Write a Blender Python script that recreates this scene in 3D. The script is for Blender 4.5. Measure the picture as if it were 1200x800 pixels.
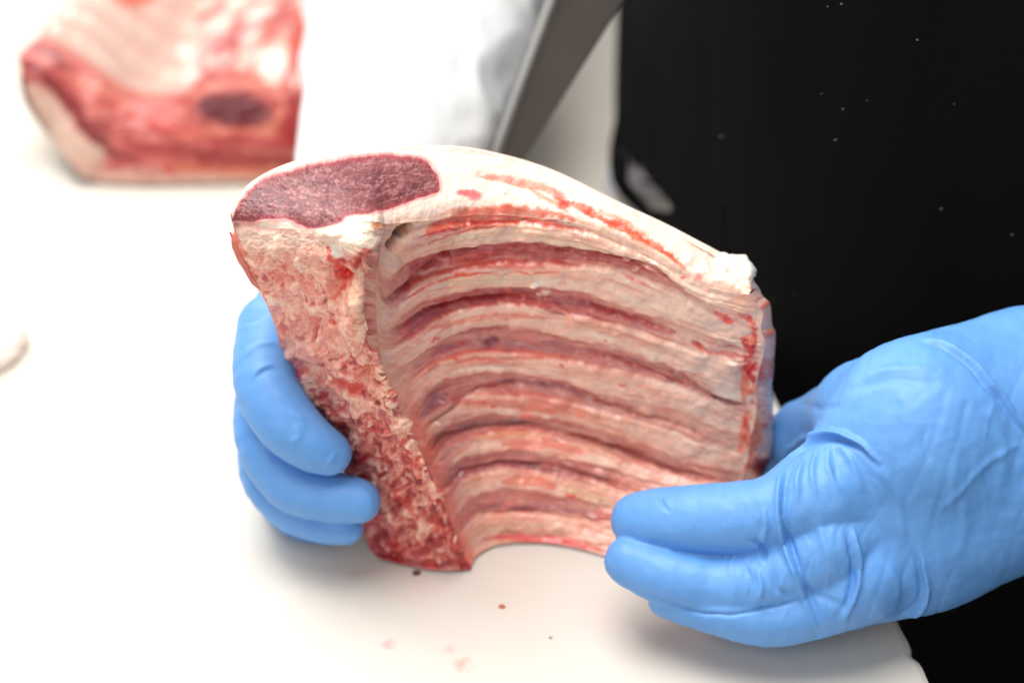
import bpy, math, random
import numpy as np
from mathutils import Vector
random.seed(4)
rng = np.random.default_rng(7)
for o in list(bpy.data.objects): bpy.data.objects.remove(o)
S = bpy.context.scene
COL = S.collection

# ------------------------------------------------------------------ camera, world, lights, exposure
CAM_H, PITCH, F = 0.4925, math.radians(35.0), 2333.3
cd = bpy.data.cameras.new("camera"); cam = bpy.data.objects.new("camera", cd); COL.objects.link(cam)
cam.location = (0, 0, CAM_H); cam.rotation_euler = (math.radians(90) - PITCH, 0, 0)
cd.lens = 70; cd.sensor_width = 36; cd.clip_start = 0.02; cd.clip_end = 60
cd.dof.use_dof = True; cd.dof.focus_distance = 0.67; cd.dof.aperture_fstop = 4.6
S.camera = cam
W = bpy.data.worlds.new("World"); S.world = W; W.use_nodes = True
W.node_tree.nodes["Background"].inputs[0].default_value = (1.0, 0.995, 0.985, 1)
W.node_tree.nodes["Background"].inputs[1].default_value = 0.34

def area(name, loc, target, size, power, color):
    l = bpy.data.lights.new(name, 'AREA'); l.shape = 'RECTANGLE'; l.size, l.size_y = size
    l.energy = power; l.color = color
    o = bpy.data.objects.new(name, l); COL.objects.link(o); o.location = loc
    d = Vector(target) - Vector(loc); o.rotation_euler = d.to_track_quat('-Z', 'Y').to_euler(); return o
area("window_light", (-1.5, 2.1, 1.7), (0.0, 0.6, 0.05), (1.6, 1.3), 38, (1.0, 0.985, 0.96))
area("ceiling_light", (-0.20, 0.70, 1.35), (-0.02, 0.80, 0.0), (1.1, 0.8), 29, (1.0, 0.98, 0.95))
area("room_light", (-0.7, -0.9, 1.3), (0.0, 0.6, 0.05), (1.0, 1.0), 11, (1.0, 0.995, 0.985))
S.view_settings.view_transform = 'Standard'; S.view_settings.look = 'None'
S.view_settings.exposure = -0.10; S.view_settings.gamma = 1.0
S.render.engine = 'CYCLES'

# ------------------------------------------------------------------ measuring helpers
CP, SP = math.cos(PITCH), math.sin(PITCH)
def at(px, py, Y):
    """world point at distance Y in front of the photographer, measured on the photograph"""
    px, py, Y = np.broadcast_arrays(np.asarray(px, float), np.asarray(py, float), np.asarray(Y, float))
    up = (400 - py) / F; r = (px - 600) / F
    t = Y / (CP + up * SP)
    return np.stack([r * t, Y, CAM_H + t * (-SP + up * CP)], -1)
def atz(px, py, z):
    px, py, z = np.broadcast_arrays(np.asarray(px, float), np.asarray(py, float), np.asarray(z, float))
    up = (400 - py) / F
    t = (CAM_H - z) / (SP - up * CP)
    return np.stack([(px - 600) / F * t, t * (CP + up * SP), z], -1)
def Yz(px, py, z): return float(atz(px, py, z)[1])
def ref(P):
    """inverse of at(): the measuring-sheet coordinates of a world point"""
    d = P - np.array([0, 0, CAM_H]); t = d[..., 1] * CP - d[..., 2] * SP
    u = d[..., 1] * SP + d[..., 2] * CP
    return 600 + d[..., 0] / t * F, 400 - u / t * F

# ------------------------------------------------------------------ numpy noise
_perm = rng.permutation(256); _perm = np.concatenate([_perm, _perm, _perm])
_g3 = rng.normal(size=(256, 3)); _g3 /= np.linalg.norm(_g3, axis=1)[:, None]
_gx, _gy, _gz = [np.ascontiguousarray(_g3[:, k]) for k in range(3)]
def perlin(p):
    p = np.asarray(p, float); X, Y, Z = p[..., 0], p[..., 1], p[..., 2]
    fx, fy, fz = np.floor(X), np.floor(Y), np.floor(Z)
    i, j, k = fx.astype(int) & 255, fy.astype(int) & 255, fz.astype(int) & 255
    x, y, z = X - fx, Y - fy, Z - fz
    u, v, w = [q * q * q * (q * (q * 6 - 15) + 10) for q in (x, y, z)]
    out = 0
    for dx in (0, 1):
        A_ = _perm[i + dx]; wx = u if dx else 1 - u; xx = x - dx
        for dy in (0, 1):
            B_ = _perm[A_ + j + dy]; wxy = wx * (v if dy else 1 - v); yy = y - dy
            for dz in (0, 1):
                h = _perm[B_ + k + dz]
                out = out + wxy * (w if dz else 1 - w) * (_gx[h] * xx + _gy[h] * yy + _gz[h] * (z - dz))
    return out * 1.6
def fbm(p, o=4, g=0.5):
    a, s, r = 1.0, 0, 0
    for k in range(o):
        r = r + a * perlin(p * 2 ** k + 17.3 * k); s += a; a *= g
    return r / s
def P3(x, y, z=0.0):
    x, y, z = np.broadcast_arrays(x, y, z); return np.stack([x, y, z], -1)
def sst(a, b, x):
    t = np.clip((x - a) / (b - a), 0, 1); return t * t * (3 - 2 * t)

# ------------------------------------------------------------------ mesh helpers
def catmull(P, t):
    """P (n,k) control rows, t in 0..n-1"""
    P = np.asarray(P, float); n = len(P); t = np.clip(t, 0, n - 1 - 1e-9)
    i = np.floor(t).astype(int); f = (t - i).reshape((-1,) + (1,) * (P.ndim - 1))
    Q = np.concatenate([[2 * P[0] - P[1]], P, [2 * P[-1] - P[-2]]])
    a, b, c, d = Q[i], Q[i + 1], Q[i + 2], Q[i + 3]
    return 0.5 * (2 * b + (c - a) * f + (2 * a - 5 * b + 4 * c - d) * f ** 2 + (3 * b - a - 3 * c + d) * f ** 3)
def curve(P, n):
    P = np.asarray(P, float)
    fine = catmull(P, np.linspace(0, len(P) - 1, 60 * len(P)))
    s = np.concatenate([[0], np.cumsum(np.linalg.norm(np.diff(fine[:, :2], axis=0), axis=1))])
    q = np.linspace(0, s[-1], n)
    return np.stack([np.interp(q, s, fine[:, k]) for k in range(fine.shape[1])], 1)
def grid_normals(G):
    du = np.gradient(G, axis=1); dv = np.gradient(G, axis=0)
    n = np.cross(du, dv); n /= np.linalg.norm(n, axis=-1)[..., None] + 1e-12
    c = np.array([0, 0, CAM_H]) - G
    return n
def mesh_obj(name, V, Fc, mat, parent=None, col=None, smooth=True):
    me = bpy.data.meshes.new(name)
    V = np.asarray(V, float).reshape(-1, 3); Fc = np.asarray(Fc, int)
    me.vertices.add(len(V)); me.vertices.foreach_set('co', V.ravel())
    k = Fc.shape[1]; me.loops.add(Fc.size); me.loops.foreach_set('vertex_index', Fc.ravel())
    me.polygons.add(len(Fc)); me.polygons.foreach_set('loop_start', np.arange(0, Fc.size, k))
    me.polygons.foreach_set('loop_total', np.full(len(Fc), k))
    me.update(calc_edges=True)
    me.polygons.foreach_set('use_smooth', np.full(len(Fc), smooth))
    if col is not None:
        a = me.color_attributes.new('tint', 'FLOAT_COLOR', 'POINT')
        c = np.clip(np.asarray(col, float).reshape(-1, 3) / 255, 0, 1)
        c = np.where(c < .04045, c / 12.92, ((c + .055) / 1.055) ** 2.4)
        a.data.foreach_set('color', np.concatenate([c, np.ones((len(c), 1))], 1).ravel())
    me.materials.append(mat)
    o = bpy.data.objects.new(name, me); COL.objects.link(o)
    if parent: o.parent = parent; o.matrix_parent_inverse = parent.matrix_world.inverted()
    return o
def grid_faces(nv, nu):
    i = np.arange(nv * nu).reshape(nv, nu)
    return np.stack([i[:-1, :-1], i[:-1, 1:], i[1:, 1:], i[1:, :-1]], -1).reshape(-1, 4)
def sub_mesh(name, V, Fc, keep, mat, parent, col):
    f = Fc[keep]; used, inv = np.unique(f, return_inverse=True)
    return mesh_obj(name, V.reshape(-1, 3)[used], inv.reshape(f.shape), mat, parent, col.reshape(-1, 3)[used])
def empty(name, loc, label, cat, group=None):
    o = bpy.data.objects.new(name, None); COL.objects.link(o); o.location = loc
    bpy.context.view_layer.update()
    o['label'] = label; o['category'] = cat
    if group: o['group'] = group
    o.empty_display_size = .02
    return o
def inside(px, py, poly):
    poly = np.asarray(poly, float); r = np.zeros(px.shape, bool); j = len(poly) - 1
    for i in range(len(poly)):
        a, b = poly[i], poly[j]
        c = ((a[1] > py) != (b[1] > py)) & (px < (b[0] - a[0]) * (py - a[1]) / (b[1] - a[1] + 1e-9) + a[0])
        r ^= c; j = i
    return r
def dist_poly(px, py, pts):
    """distance to a polyline and the fraction along it"""
    pts = np.asarray(pts, float); best = np.full(px.shape, 1e9); fr = np.zeros(px.shape); n = len(pts) - 1
    for i in range(n):
        a, b = pts[i], pts[i + 1]; d = b - a
        t = np.clip(((px - a[0]) * d[0] + (py - a[1]) * d[1]) / (d @ d + 1e-9), 0, 1)
        q = np.hypot(px - a[0] - t * d[0], py - a[1] - t * d[1])
        m = q < best; best = np.where(m, q, best); fr = np.where(m, (i + t) / n, fr)
    return best, fr
class Paint:
    """tints the skin of the meat: base colour, then fibres, veins and smears, each with its own outline"""
    def __init__(s, px, py, base, warp=3.0, wf=.05):
        n1 = fbm(P3(px * wf, py * wf, 3.1), 3); n2 = fbm(P3(px * wf, py * wf, 9.7), 3)
        s.x = px + warp * n1; s.y = py + warp * n2
        s.px, s.py = px, py
        s.c = np.broadcast_to(np.asarray(base, float), px.shape + (3,)).copy()
    def mix(s, m, rgb): s.c = s.c * (1 - m[..., None]) + np.asarray(rgb, float) * m[..., None]
    def stroke(s, pts, w, rgb, a=1.0, soft=.6, taper=True, w2=None, rough=.35):
        d, f = dist_poly(s.x, s.y, curve([list(p) for p in pts], 24) if len(pts) > 2 else pts)
        ww = w if w2 is None else w + (w2 - w) * f
        if taper: ww = ww * (0.25 + 0.75 * np.sqrt(np.clip(np.sin(np.pi * np.clip(f, .02, .98)), 0, 1)))
        ww = ww * (1 + rough * fbm(P3(s.px * .09, s.py * .09, len(pts) + w), 3) * 2)
        m = (1 - sst(ww * (1 - soft), ww * (1 + soft * .4) + .5, d)) * (.62 + .38 * sst(-.35, .15, fbm(P3(s.px * .07, s.py * .13, 5. + w), 3)))
        s.mix(m * a, rgb)
    def blob(s, x, y, rx, ry, rgb, a=1.0, ang=0.0, soft=.5):
        c, q = math.cos(math.radians(ang)), math.sin(math.radians(ang))
        X = (s.x - x) * c + (s.y - y) * q; Y = -(s.x - x) * q + (s.y - y) * c
        d = np.hypot(X / rx, Y / ry) + .25 * fbm(P3(s.px * .08, s.py * .08, rx), 3)
        s.mix((1 - sst(1 - soft, 1 + soft * .5, d)) * a, rgb)

def vivid(c, sat=1.2, gain=.95):
    m = c.mean(-1, keepdims=True); return np.clip((m + (c - m) * sat) * gain, 0, 255)
def flecks(P, h, items, seed=1):
    """many small torn bits, each only touching its own neighbourhood: (x, y, long, short, angle, rgb, alpha, relief)"""
    wob = fbm(P3(P.px * .14, P.py * .14, seed), 3)
    X0, Y0 = P.x + 3 * wob, P.y + 3 * fbm(P3(P.px * .14, P.py * .14, seed + 5.), 3)
    for x, y, L_, w_, ang, rgb, al, rl in items:
        r = max(L_, w_) * 1.6 + 4
        m = (np.abs(P.px - x) < r) & (np.abs(P.py - y) < r)
        if not m.any(): continue
        c_, q_ = math.cos(ang), math.sin(ang); dx, dy = X0[m] - x, Y0[m] - y
        d = np.hypot((dx * c_ + dy * q_) / L_, (-dx * q_ + dy * c_) / w_) + .35 * wob[m]
        k_ = (1 - sst(.55, 1.1, d))
        P.c[m] = P.c[m] * (1 - (k_ * al)[:, None]) + np.asarray(rgb, float) * (k_ * al)[:, None]
        h[m] += .55 * rl * k_

def roll(x, dist):
    """offset that rounds over the upper front edge; same on both sides of it"""
    a = (.0017 + .0016 * fbm(P3(x * .045, 0 * x, 3.3), 4)) * np.exp(-(dist / .0042) ** 1.3)
    return a[..., None] * np.array([0, .9, -1.0])

# ------------------------------------------------------------------ materials
def new_mat(name):
    m = bpy.data.materials.new(name); m.use_nodes = True
    nt = m.node_tree; return m, nt, nt.nodes["Principled BSDF"]
def N(nt, t, **kw):
    n = nt.nodes.new(t)
    for k, v in kw.items():
        if k in n.inputs: n.inputs[k].default_value = v
        else: setattr(n, k, v)
    return n
def meat_mat(name, rough=.38, spec=.5, sss=.12, bump=.25, scale=900, coat=.15, var=.12):
    m, nt, b = new_mat(name); L = nt.links
    at_ = N(nt, 'ShaderNodeVertexColor'); at_.layer_name = 'tint'
    tc = N(nt, 'ShaderNodeTexCoord')
    no = N(nt, 'ShaderNodeTexNoise', Scale=scale, Detail=3.0, Roughness=.6); L.new(tc.outputs['Object'], no.inputs['Vector'])
    mr = N(nt, 'ShaderNodeMapRange'); mr.inputs['From Min'].default_value = .3; mr.inputs['From Max'].default_value = .7
    mr.inputs['To Min'].default_value = 1 - var; mr.inputs['To Max'].default_value = 1 + var; L.new(no.outputs['Fac'], mr.inputs['Value'])
    mx = N(nt, 'ShaderNodeVectorMath', operation='SCALE'); L.new(at_.outputs['Color'], mx.inputs[0]); L.new(mr.outputs[0], mx.inputs['Scale'])
    L.new(mx.outputs[0], b.inputs['Base Color'])
    n2 = N(nt, 'ShaderNodeTexNoise', Scale=scale * .35, Detail=4.0); L.new(tc.outputs['Object'], n2.inputs['Vector'])
    bp = N(nt, 'ShaderNodeBump', Strength=bump, Distance=.0008); L.new(n2.outputs['Fac'], bp.inputs['Height']); L.new(bp.outputs[0], b.inputs['Normal'])
    r2 = N(nt, 'ShaderNodeMapRange'); r2.inputs['To Min'].default_value = rough - .12; r2.inputs['To Max'].default_value = rough + .14
    n3 = N(nt, 'ShaderNodeTexNoise', Scale=140, Detail=3.0); L.new(tc.outputs['Object'], n3.inputs['Vector'])
    L.new(n3.outputs['Fac'], r2.inputs['Value']); L.new(r2.outputs[0], b.inputs['Roughness'])
    b.inputs['Specular IOR Level'].default_value = spec
    b.inputs['Subsurface Weight'].default_value = sss; b.inputs['Subsurface Radius'].default_value = (1, .35, .2)
    b.inputs['Subsurface Scale'].default_value = .003
    b.inputs['Coat Weight'].default_value = coat; b.inputs['Coat Roughness'].default_value = .25
    return m
M_meat = meat_mat('raw_meat'); M_rib = meat_mat('rib_membrane', rough=.32, coat=.7, scale=700, var=.05, bump=.15)
M_fat = meat_mat('white_fat', bump=.12, rough=.5, coat=.05, sss=.2, var=.03)
M_eye = meat_mat('loin_flesh', rough=.42, coat=.12, spec=.4, scale=1500, var=.07, bump=.12)
M_chine = meat_mat('sawn_spine', rough=.36, coat=.3, scale=700, var=.06, bump=.12)

def glove_mat():
    m, nt, b = new_mat('blue_nitrile'); L = nt.links
    tc = N(nt, 'ShaderNodeTexCoord')
    no = N(nt, 'ShaderNodeTexNoise', Scale=60, Detail=4.0); L.new(tc.outputs['Object'], no.inputs['Vector'])
    cr = N(nt, 'ShaderNodeValToRGB'); cr.color_ramp.elements[0].position = .3; cr.color_ramp.elements[1].position = .7
    cr.color_ramp.elements[0].color = (.115, .315, .70, 1); cr.color_ramp.elements[1].color = (.14, .355, .755, 1)
    L.new(no.outputs['Fac'], cr.inputs[0]); L.new(cr.outputs[0], b.inputs['Base Color'])
    n2 = N(nt, 'ShaderNodeTexNoise', Scale=1800, Detail=2.0); L.new(tc.outputs['Object'], n2.inputs['Vector'])
    n3 = N(nt, 'ShaderNodeTexNoise', Scale=90, Detail=3.0); L.new(tc.outputs['Object'], n3.inputs['Vector'])
    b1 = N(nt, 'ShaderNodeBump', Strength=.12, Distance=.0002); L.new(n2.outputs['Fac'], b1.inputs['Height'])
    b2 = N(nt, 'ShaderNodeBump', Strength=.25, Distance=.0015); L.new(n3.outputs['Fac'], b2.inputs['Height']); L.new(b1.outputs[0], b2.inputs['Normal'])
    L.new(b2.outputs[0], b.inputs['Normal'])
    b.inputs['Roughness'].default_value = .47; b.inputs['Specular IOR Level'].default_value = .42
    b.inputs['Subsurface Weight'].default_value = .15; b.inputs['Subsurface Radius'].default_value = (.4, .7, 1); b.inputs['Subsurface Scale'].default_value = .002
    return m
M_glove = glove_mat()
def simple(name, rgb, rough=.6, metal=0, noise=0, scale=50, bump=0, bdist=.001, sheen=0):
    m, nt, b = new_mat(name); L = nt.links
    tc = N(nt, 'ShaderNodeTexCoord')
    no = N(nt, 'ShaderNodeTexNoise', Scale=scale, Detail=5.0); L.new(tc.outputs['Object'], no.inputs['Vector'])
    cr = N(nt, 'ShaderNodeValToRGB'); cr.color_ramp.elements[0].position = .3; cr.color_ramp.elements[1].position = .7
    cr.color_ramp.elements[0].color = tuple(c * (1 - noise) for c in rgb) + (1,); cr.color_ramp.elements[1].color = tuple(min(1, c * (1 + noise)) for c in rgb) + (1,)
    L.new(no.outputs['Fac'], cr.inputs[0]); L.new(cr.outputs[0], b.inputs['Base Color'])
    if bump:
        bp = N(nt, 'ShaderNodeBump', Strength=bump, Distance=bdist); L.new(no.outputs['Fac'], bp.inputs['Height']); L.new(bp.outputs[0], b.inputs['Normal'])
    b.inputs['Roughness'].default_value = rough; b.inputs['Metallic'].default_value = metal
    b.inputs['Sheen Weight'].default_value = sheen
    return m

# ------------------------------------------------------------------ setting: floor, board
def board_edge(Y): return .1403 - .22 * (np.minimum(Y, .77) - .5237)
def board_mat():
    m, nt, b = new_mat('white_board_plastic'); L = nt.links
    tc = N(nt, 'ShaderNodeTexCoord')
    def pn(scale, detail=4.0, stretch=None):
        n = N(nt, 'ShaderNodeTexNoise', Scale=scale, Detail=detail)
        if stretch:
            mp = N(nt, 'ShaderNodeMapping'); mp.inputs['Scale'].default_value = stretch; mp.inputs['Rotation'].default_value = (0, 0, .5)
            L.new(tc.outputs['Object'], mp.inputs['Vector']); L.new(mp.outputs[0], n.inputs['Vector'])
        else: L.new(tc.outputs['Object'], n.inputs['Vector'])
        return n
    a = pn(14); cr = N(nt, 'ShaderNodeValToRGB')
    cr.color_ramp.elements[0].position = .3; cr.color_ramp.elements[1].position = .7
    cr.color_ramp.elements[0].color = (.665, .62, .55, 1); cr.color_ramp.elements[1].color = (.705, .665, .60, 1)
    L.new(a.outputs['Fac'], cr.inputs[0]); out = cr.outputs[0]
    fine = pn(260)
    for (px, py, rx, rgb, amt) in [(455, 754, .0030, (.86, .42, .40), .55), (528, 760, .0028, (.9, .5, .46), .45), (540, 778, .0042, (.88, .42, .36), .6),
                                   (645, 747, .0016, (.6, .5, .45), .5), (690, 722, .014, (.8, .60, .56), .22), (410, 716, .004, (.75, .66, .6), .3),
                                   (500, 690, .012, (.80, .62, .56), .22), (600, 690, .018, (.78, .58, .5), .16), (405, 798, .004, (.86, .6, .56), .4), (330, 700, .008, (.8, .73, .66), .25)]:
        c = atz(px, py, 0)
        d = N(nt, 'ShaderNodeVectorMath', operation='DISTANCE'); L.new(tc.outputs['Object'], d.inputs[0]); d.inputs[1].default_value = tuple(c)
        ad = N(nt, 'ShaderNodeMath', operation='MULTIPLY_ADD'); L.new(fine.outputs['Fac'], ad.inputs[0]); ad.inputs[1].default_value = rx * 2.2; L.new(d.outputs['Value'], ad.inputs[2])
        mr = N(nt, 'ShaderNodeMapRange'); mr.inputs['From Min'].default_value = rx * 1.2; mr.inputs['From Max'].default_value = rx * 2.2
        mr.inputs['To Min'].default_value = min(.9, amt * 1.7); mr.inputs['To Max'].default_value = 0; L.new(ad.outputs[0], mr.inputs['Value'])
        mx = N(nt, 'ShaderNodeMix', data_type='RGBA'); L.new(mr.outputs[0], mx.inputs['Factor']); L.new(out, mx.inputs['A']); mx.inputs['B'].default_value = rgb + (1,)
        out = mx.outputs['Result']
    L.new(out, b.inputs['Base Color'])
    s1 = pn(160, 3.0, (1, .06, 1)); s2 = pn(700)
    b1 = N(nt, 'ShaderNodeBump', Strength=.12, Distance=.0004); L.new(s1.outputs['Fac'], b1.inputs['Height'])
    b2 = N(nt, 'ShaderNodeBump', Strength=.12, Distance=.0002); L.new(s2.outputs['Fac'], b2.inputs['Height']); L.new(b1.outputs[0], b2.inputs['Normal'])
    L.new(b2.outputs[0], b.inputs['Normal'])
    b.inputs['Roughness'].default_value = .5; b.inputs['Specular IOR Level'].default_value = .35
    return m
M_board = board_mat()
# board outline: a worn right-hand edge, rounded rim
ys = np.linspace(.30, 1.75, 600)
wear = .0012 * fbm(P3(ys * 40, 0 * ys, 2.2), 4) - .0022 * np.exp(-((ys - .512) / .003) ** 2)
right = board_edge(ys) + wear
prof = [(0.0, -.022), (0.0, -.003), (-.0009, -.0009), (-.003, 0.0)]
rows = []
for dx, z in [(-1.2, -.022)] : rows.append(np.stack([np.full_like(ys, -1.2), ys, np.full_like(ys, -.022)], 1))
rows.append(np.stack([np.full_like(ys, -1.2), ys, np.zeros_like(ys)], 1))
for dx, z in reversed(prof): rows.append(np.stack([right + dx, ys, np.full_like(ys, z)], 1))
rows.append(rows[0])
G = np.array(rows)
board = mesh_obj('cutting_board', G, grid_faces(*G.shape[:2]), M_board, smooth=False)
board['label'] = 'large white plastic cutting board covering the whole worktop, faintly stained near the front'; board['category'] = 'cutting board'
# end caps of the board
for yy in (0, -1):
    pass
M_steel = simple('brushed_steel', (.42, .41, .40), .35, 1.0, .1, 90)
M_floor = simple('dark_floor', (.03, .03, .032), .7, 0, .2, 12, .2)
fl = mesh_obj('floor', [(-4, -3, -.9), (4, -3, -.9), (4, 5, -.9), (-4, 5, -.9)], [(0, 1, 2, 3)], M_floor, smooth=False); fl['kind'] = 'structure'

def box_mesh(x0, x1, y0, y1, z0, z1, skew=None):
    v = [(x, y, z) for z in (z0, z1) for y in (y0, y1) for x in (x0, x1)]
    if skew: v = [(x + skew(y) if x == x1 else x, y, z) for x, y, z in v]
    f = [(0, 2, 3, 1), (4, 5, 7, 6), (0, 1, 5, 4), (2, 6, 7, 3), (0, 4, 6, 2), (1, 3, 7, 5)]
    return v, f
wt = empty('worktable', (-.4, 1.0, -.9), 'steel worktable underneath the white cutting board', 'table')
v, f = box_mesh(-1.18, 0, .32, 1.73, -.06, -.0225, skew=lambda y: board_edge(y) - .07)
mesh_obj('table_top', v, f, M_steel, wt, smooth=False)
for (lx, ly) in ((-1.1, .4), (-1.1, 1.65), (.02, .4), (-.2, 1.65)):
    v, f = box_mesh(lx - .02, lx + .02, ly - .02, ly + .02, -.9, -.061); mesh_obj('leg', v, f, M_steel, wt, smooth=False)

# ================================================================== the rack of ribs in the hands
rack = empty('rib_rack', tuple(atz(540, 660, 0)), 'raw rack of ribs held upright by two blue gloved hands, bony side facing out', 'rib rack', 'cut rib racks on the board')
NU = 520
def prof_u(u):   # how the cavity sinks behind the spine and comes forward at the sawn ends
    return np.interp(u, [0, .04, .1, .2, .35, .5, .7, .85, 1], [0, .16, .42, .78, 1.0, 1.0, .86, .66, .5])
guides = [
 [(452,260),(480,258),(505,256),(540,250),(590,250),(640,254),(690,264),(740,287),(790,313),(825,333),(878,345)],
 [(446,290),(465,293),(505,282),(560,273),(620,271),(680,281),(735,300),(785,325),(825,348),(883,366)],
 [(442,330),(455,345),(478,328),(520,308),(570,297),(620,295),(665,302),(710,305),(760,318),(800,340),(845,366),(885,384)],
 [(441,365),(460,366),(500,340),(550,326),(605,322),(660,326),(710,332),(760,348),(810,372),(850,390),(886,400)],
 [(443,395),(460,398),(490,376),(530,357),(575,350),(620,350),(670,357),(720,368),(765,384),(805,398),(850,409),(885,416)],
 [(448,425),(465,420),(495,400),(535,380),(580,372),(630,373),(680,381),(730,395),(780,412),(830,432),(880,446)],
 [(458,455),(475,440),(500,420),(535,406),(580,402),(630,405),(680,412),(730,424),(780,441),(820,456),(850,470),(876,479)],
 [(470,480),(482,462),(505,440),(540,428),(590,425),(640,430),(690,442),(740,455),(790,468),(840,487),(875,501)],
 [(480,503),(492,485),(512,463),(545,452),(590,450),(640,455),(680,466),(720,478),(760,488),(800,501),(840,516),(870,523)],
 [(490,524),(500,505),(520,487),(550,477),(590,474),(640,478),(690,490),(740,504),(790,519),(830,533),(866,544)],
 [(499,545),(508,525),(526,508),(555,499),(595,497),(640,500),(690,513),(740,531),(780,546),(815,558),(858,567)],
 [(508,565),(517,546),(533,530),(560,521),(600,518),(645,522),(690,532),(740,549),(790,562),(845,570)],
 [(516,585),(524,567),(540,551),(565,544),(602,541),(645,545),(690,554),(740,569),(785,576),(822,574)],
 [(524,605),(533,588),(549,573),(572,566),(605,563),(650,567),(695,577),(745,589),(795,586)],
 [(532,625),(541,609),(556,595),(577,589),(612,588),(655,592),(700,602),(740,608),(772,602)],
 [(541,645),(549,630),(563,617),(584,611),(617,609),(655,612),(692,620),(725,628),(750,622)],
 [(552,664),(558,652),(567,645),(584,638),(615,635),(650,637),(690,645),(715,652),(730,652)],
]
gut_Y = np.interp(np.arange(17), [0, 4, 10, 16], [.560, .560, .560, .5575])
A = np.interp(np.arange(17), [0, 6, 10, 13, 16], [.030, .031, .029, .020, .014])
Gc = []
for k, g in enumerate(guides):
    c = curve(g, NU); u = np.linspace(0, 1, NU)
    if k < 11: c[:, 0] += 9 * sst(.86, 1, u) * (1 if k else 0) * (1 + .25 * math.sin(k * 2.3))
    if k == 16: Y = atz(c[:, 0], c[:, 1], .0012)[:, 1]
    else: Y = gut_Y[k] + A[k] * prof_u(u)
    Gc.append(np.stack([c[:, 0], c[:, 1], Y], 1))
Gc = np.array(Gc)
PER = 26
vs = np.linspace(0, 16, 16 * PER + 1)
R = catmull(Gc, vs)                          # (nv, NU, 3) in measuring coords
px, py = R[..., 0], R[..., 1]
base = at(px, py, R[..., 2])
uu = np.broadcast_to(np.linspace(0, 1, NU), px.shape); vv = np.broadcast_to(vs[:, None], px.shape)
nrm = grid_normals(base); flip = np.sign((nrm * (np.array([0, 0, CAM_H]) - base)).sum(-1).mean()); nrm *= flip
vw = vv + .24 * fbm(P3(uu * 5, vv * .35, 1.0), 3) + .12 * fbm(P3(uu * 22, vv * 1.2, 5.0), 2)
ribness = .5 - .5 * np.cos(np.pi * vw)       # 1 on the bones (odd), 0 between
amp = np.interp(vv[:, 0], [0, 2, 8, 12, 16], [.0020, .0030, .0023, .0020, .0012])[:, None] * np.interp(uu[0], [0, .05, .15, .6, .9, 1], [0, .6, 1, 1, .55, .1])
edge = sst(0, .02, uu) * sst(0, .012, 1 - uu) * sst(0, .25, vv) * sst(0, .25, 16 - vv)
fib = fbm(P3(uu * 6, vv * 2.6, 2.0), 3)
fib2 = fbm(P3(uu * 22, vv * 16, 4.0), 3)
fib3 = fbm(P3(uu * 11 + vv * .3, vv * 9, 14.0), 3)
lump = fbm(P3(px * .035, py * .05, 6.0), 4)
# ledges: the membrane stands proud over the lower edge of each bone and drops sharply to the flesh
ledge = sst(.30, .62, ribness)
h = .42 * amp * (ledge * 1.25 + .35 * ribness - .8) + .0013 * lump + .0006 * fib + .00012 * fib2
# grooves that run across the right half where the flesh draws back between the bones
grooves = [
 [(455,352),(478,334),(520,300),(560,291)], [(690,298),(735,302),(770,315),(800,337)], [(640,292),(668,296)],
 [(668,350),(705,364),(745,374),(785,388),(792,394)], [(812,402),(828,412)], [(850,404),(878,414)],
 [(668,409),(710,418),(745,428),(775,440),(810,455),(840,468),(870,477),(884,474)], [(775,428),(800,441),(822,458)],
 [(668,459),(700,472),(735,482),(790,497),(838,520)], [(668,509),(700,518),(735,531),(770,544),(800,554),(838,563)],
 [(535,470),(560,456),(600,449),(660,455)], [(500,500),(530,478),(545,468)], [(505,530),(520,510),(560,500),(620,497),(700,517)],
 [(520,575),(545,550),(590,541),(650,545),(720,565),(760,580)], [(560,603),(620,598),(700,612)], [(470,385),(500,366),(545,352),(600,348),(640,352)],
]
wx = px + 2.5 * fbm(P3(px * .06, py * .06, 3.), 3); wy = py + 2.5 * fbm(P3(px * .06, py * .06, 8.), 3)
for i, gpts in enumerate(grooves):
    d, f = dist_poly(wx, wy, gpts)
    h -= .0022 * np.exp(-(d / 2.2) ** 2) * np.sqrt(np.clip(np.sin(np.pi * np.clip(f, .03, .97)), 0, 1))
d, f = dist_poly(wx, wy, [(459,288),(468,276),(480,265)]); h -= .007 * np.exp(-(d / 5.0) ** 2)
d, f = dist_poly(wx, wy, [(571,403),(580,402)]); h += .0008 * np.exp(-(d / 5) ** 2)
# torn fat curls on the bone at the right
for (x, y, s, r) in [(625,335,.0016,5),(640,346,.0012,4),(742,366,.001,4),(664,297,.001,4),(650,293,.001,4),(735,480,.0009,6),(760,484,.0009,6),(808,452,.0010,6),(860,425,.0016,16),(850,400,.001,14)]:
    h += s * np.exp(-((px - x) ** 2 + ((py - y) * 1.5) ** 2) / r ** 2) * (1 + fib2)

# ---- tints of the inner side
BONE = np.array([240, 204, 188.]); BONE2 = np.array([214, 172, 150.]); MUS = np.array([160, 66, 68.]); PURP = np.array([158, 104, 106.]); SALM = np.array([206, 122, 102.])
P = Paint(px, py, BONE, 4.0, .04)
low = sst(2.5, 9, vv)
P.mix(low * (.5 + .3 * fib), [222, 162, 146])
P.mix(sst(.1, .9, .5 + fbm(P3(uu * 4, vv * 1.6, 12.), 3)) * .35, [218, 158, 132])
P.mix(sst(.0, .8, fib) * .4, [208, 126, 106])
P.mix(sst(.0, .8, -fib) * .35, [232, 208, 184])
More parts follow.
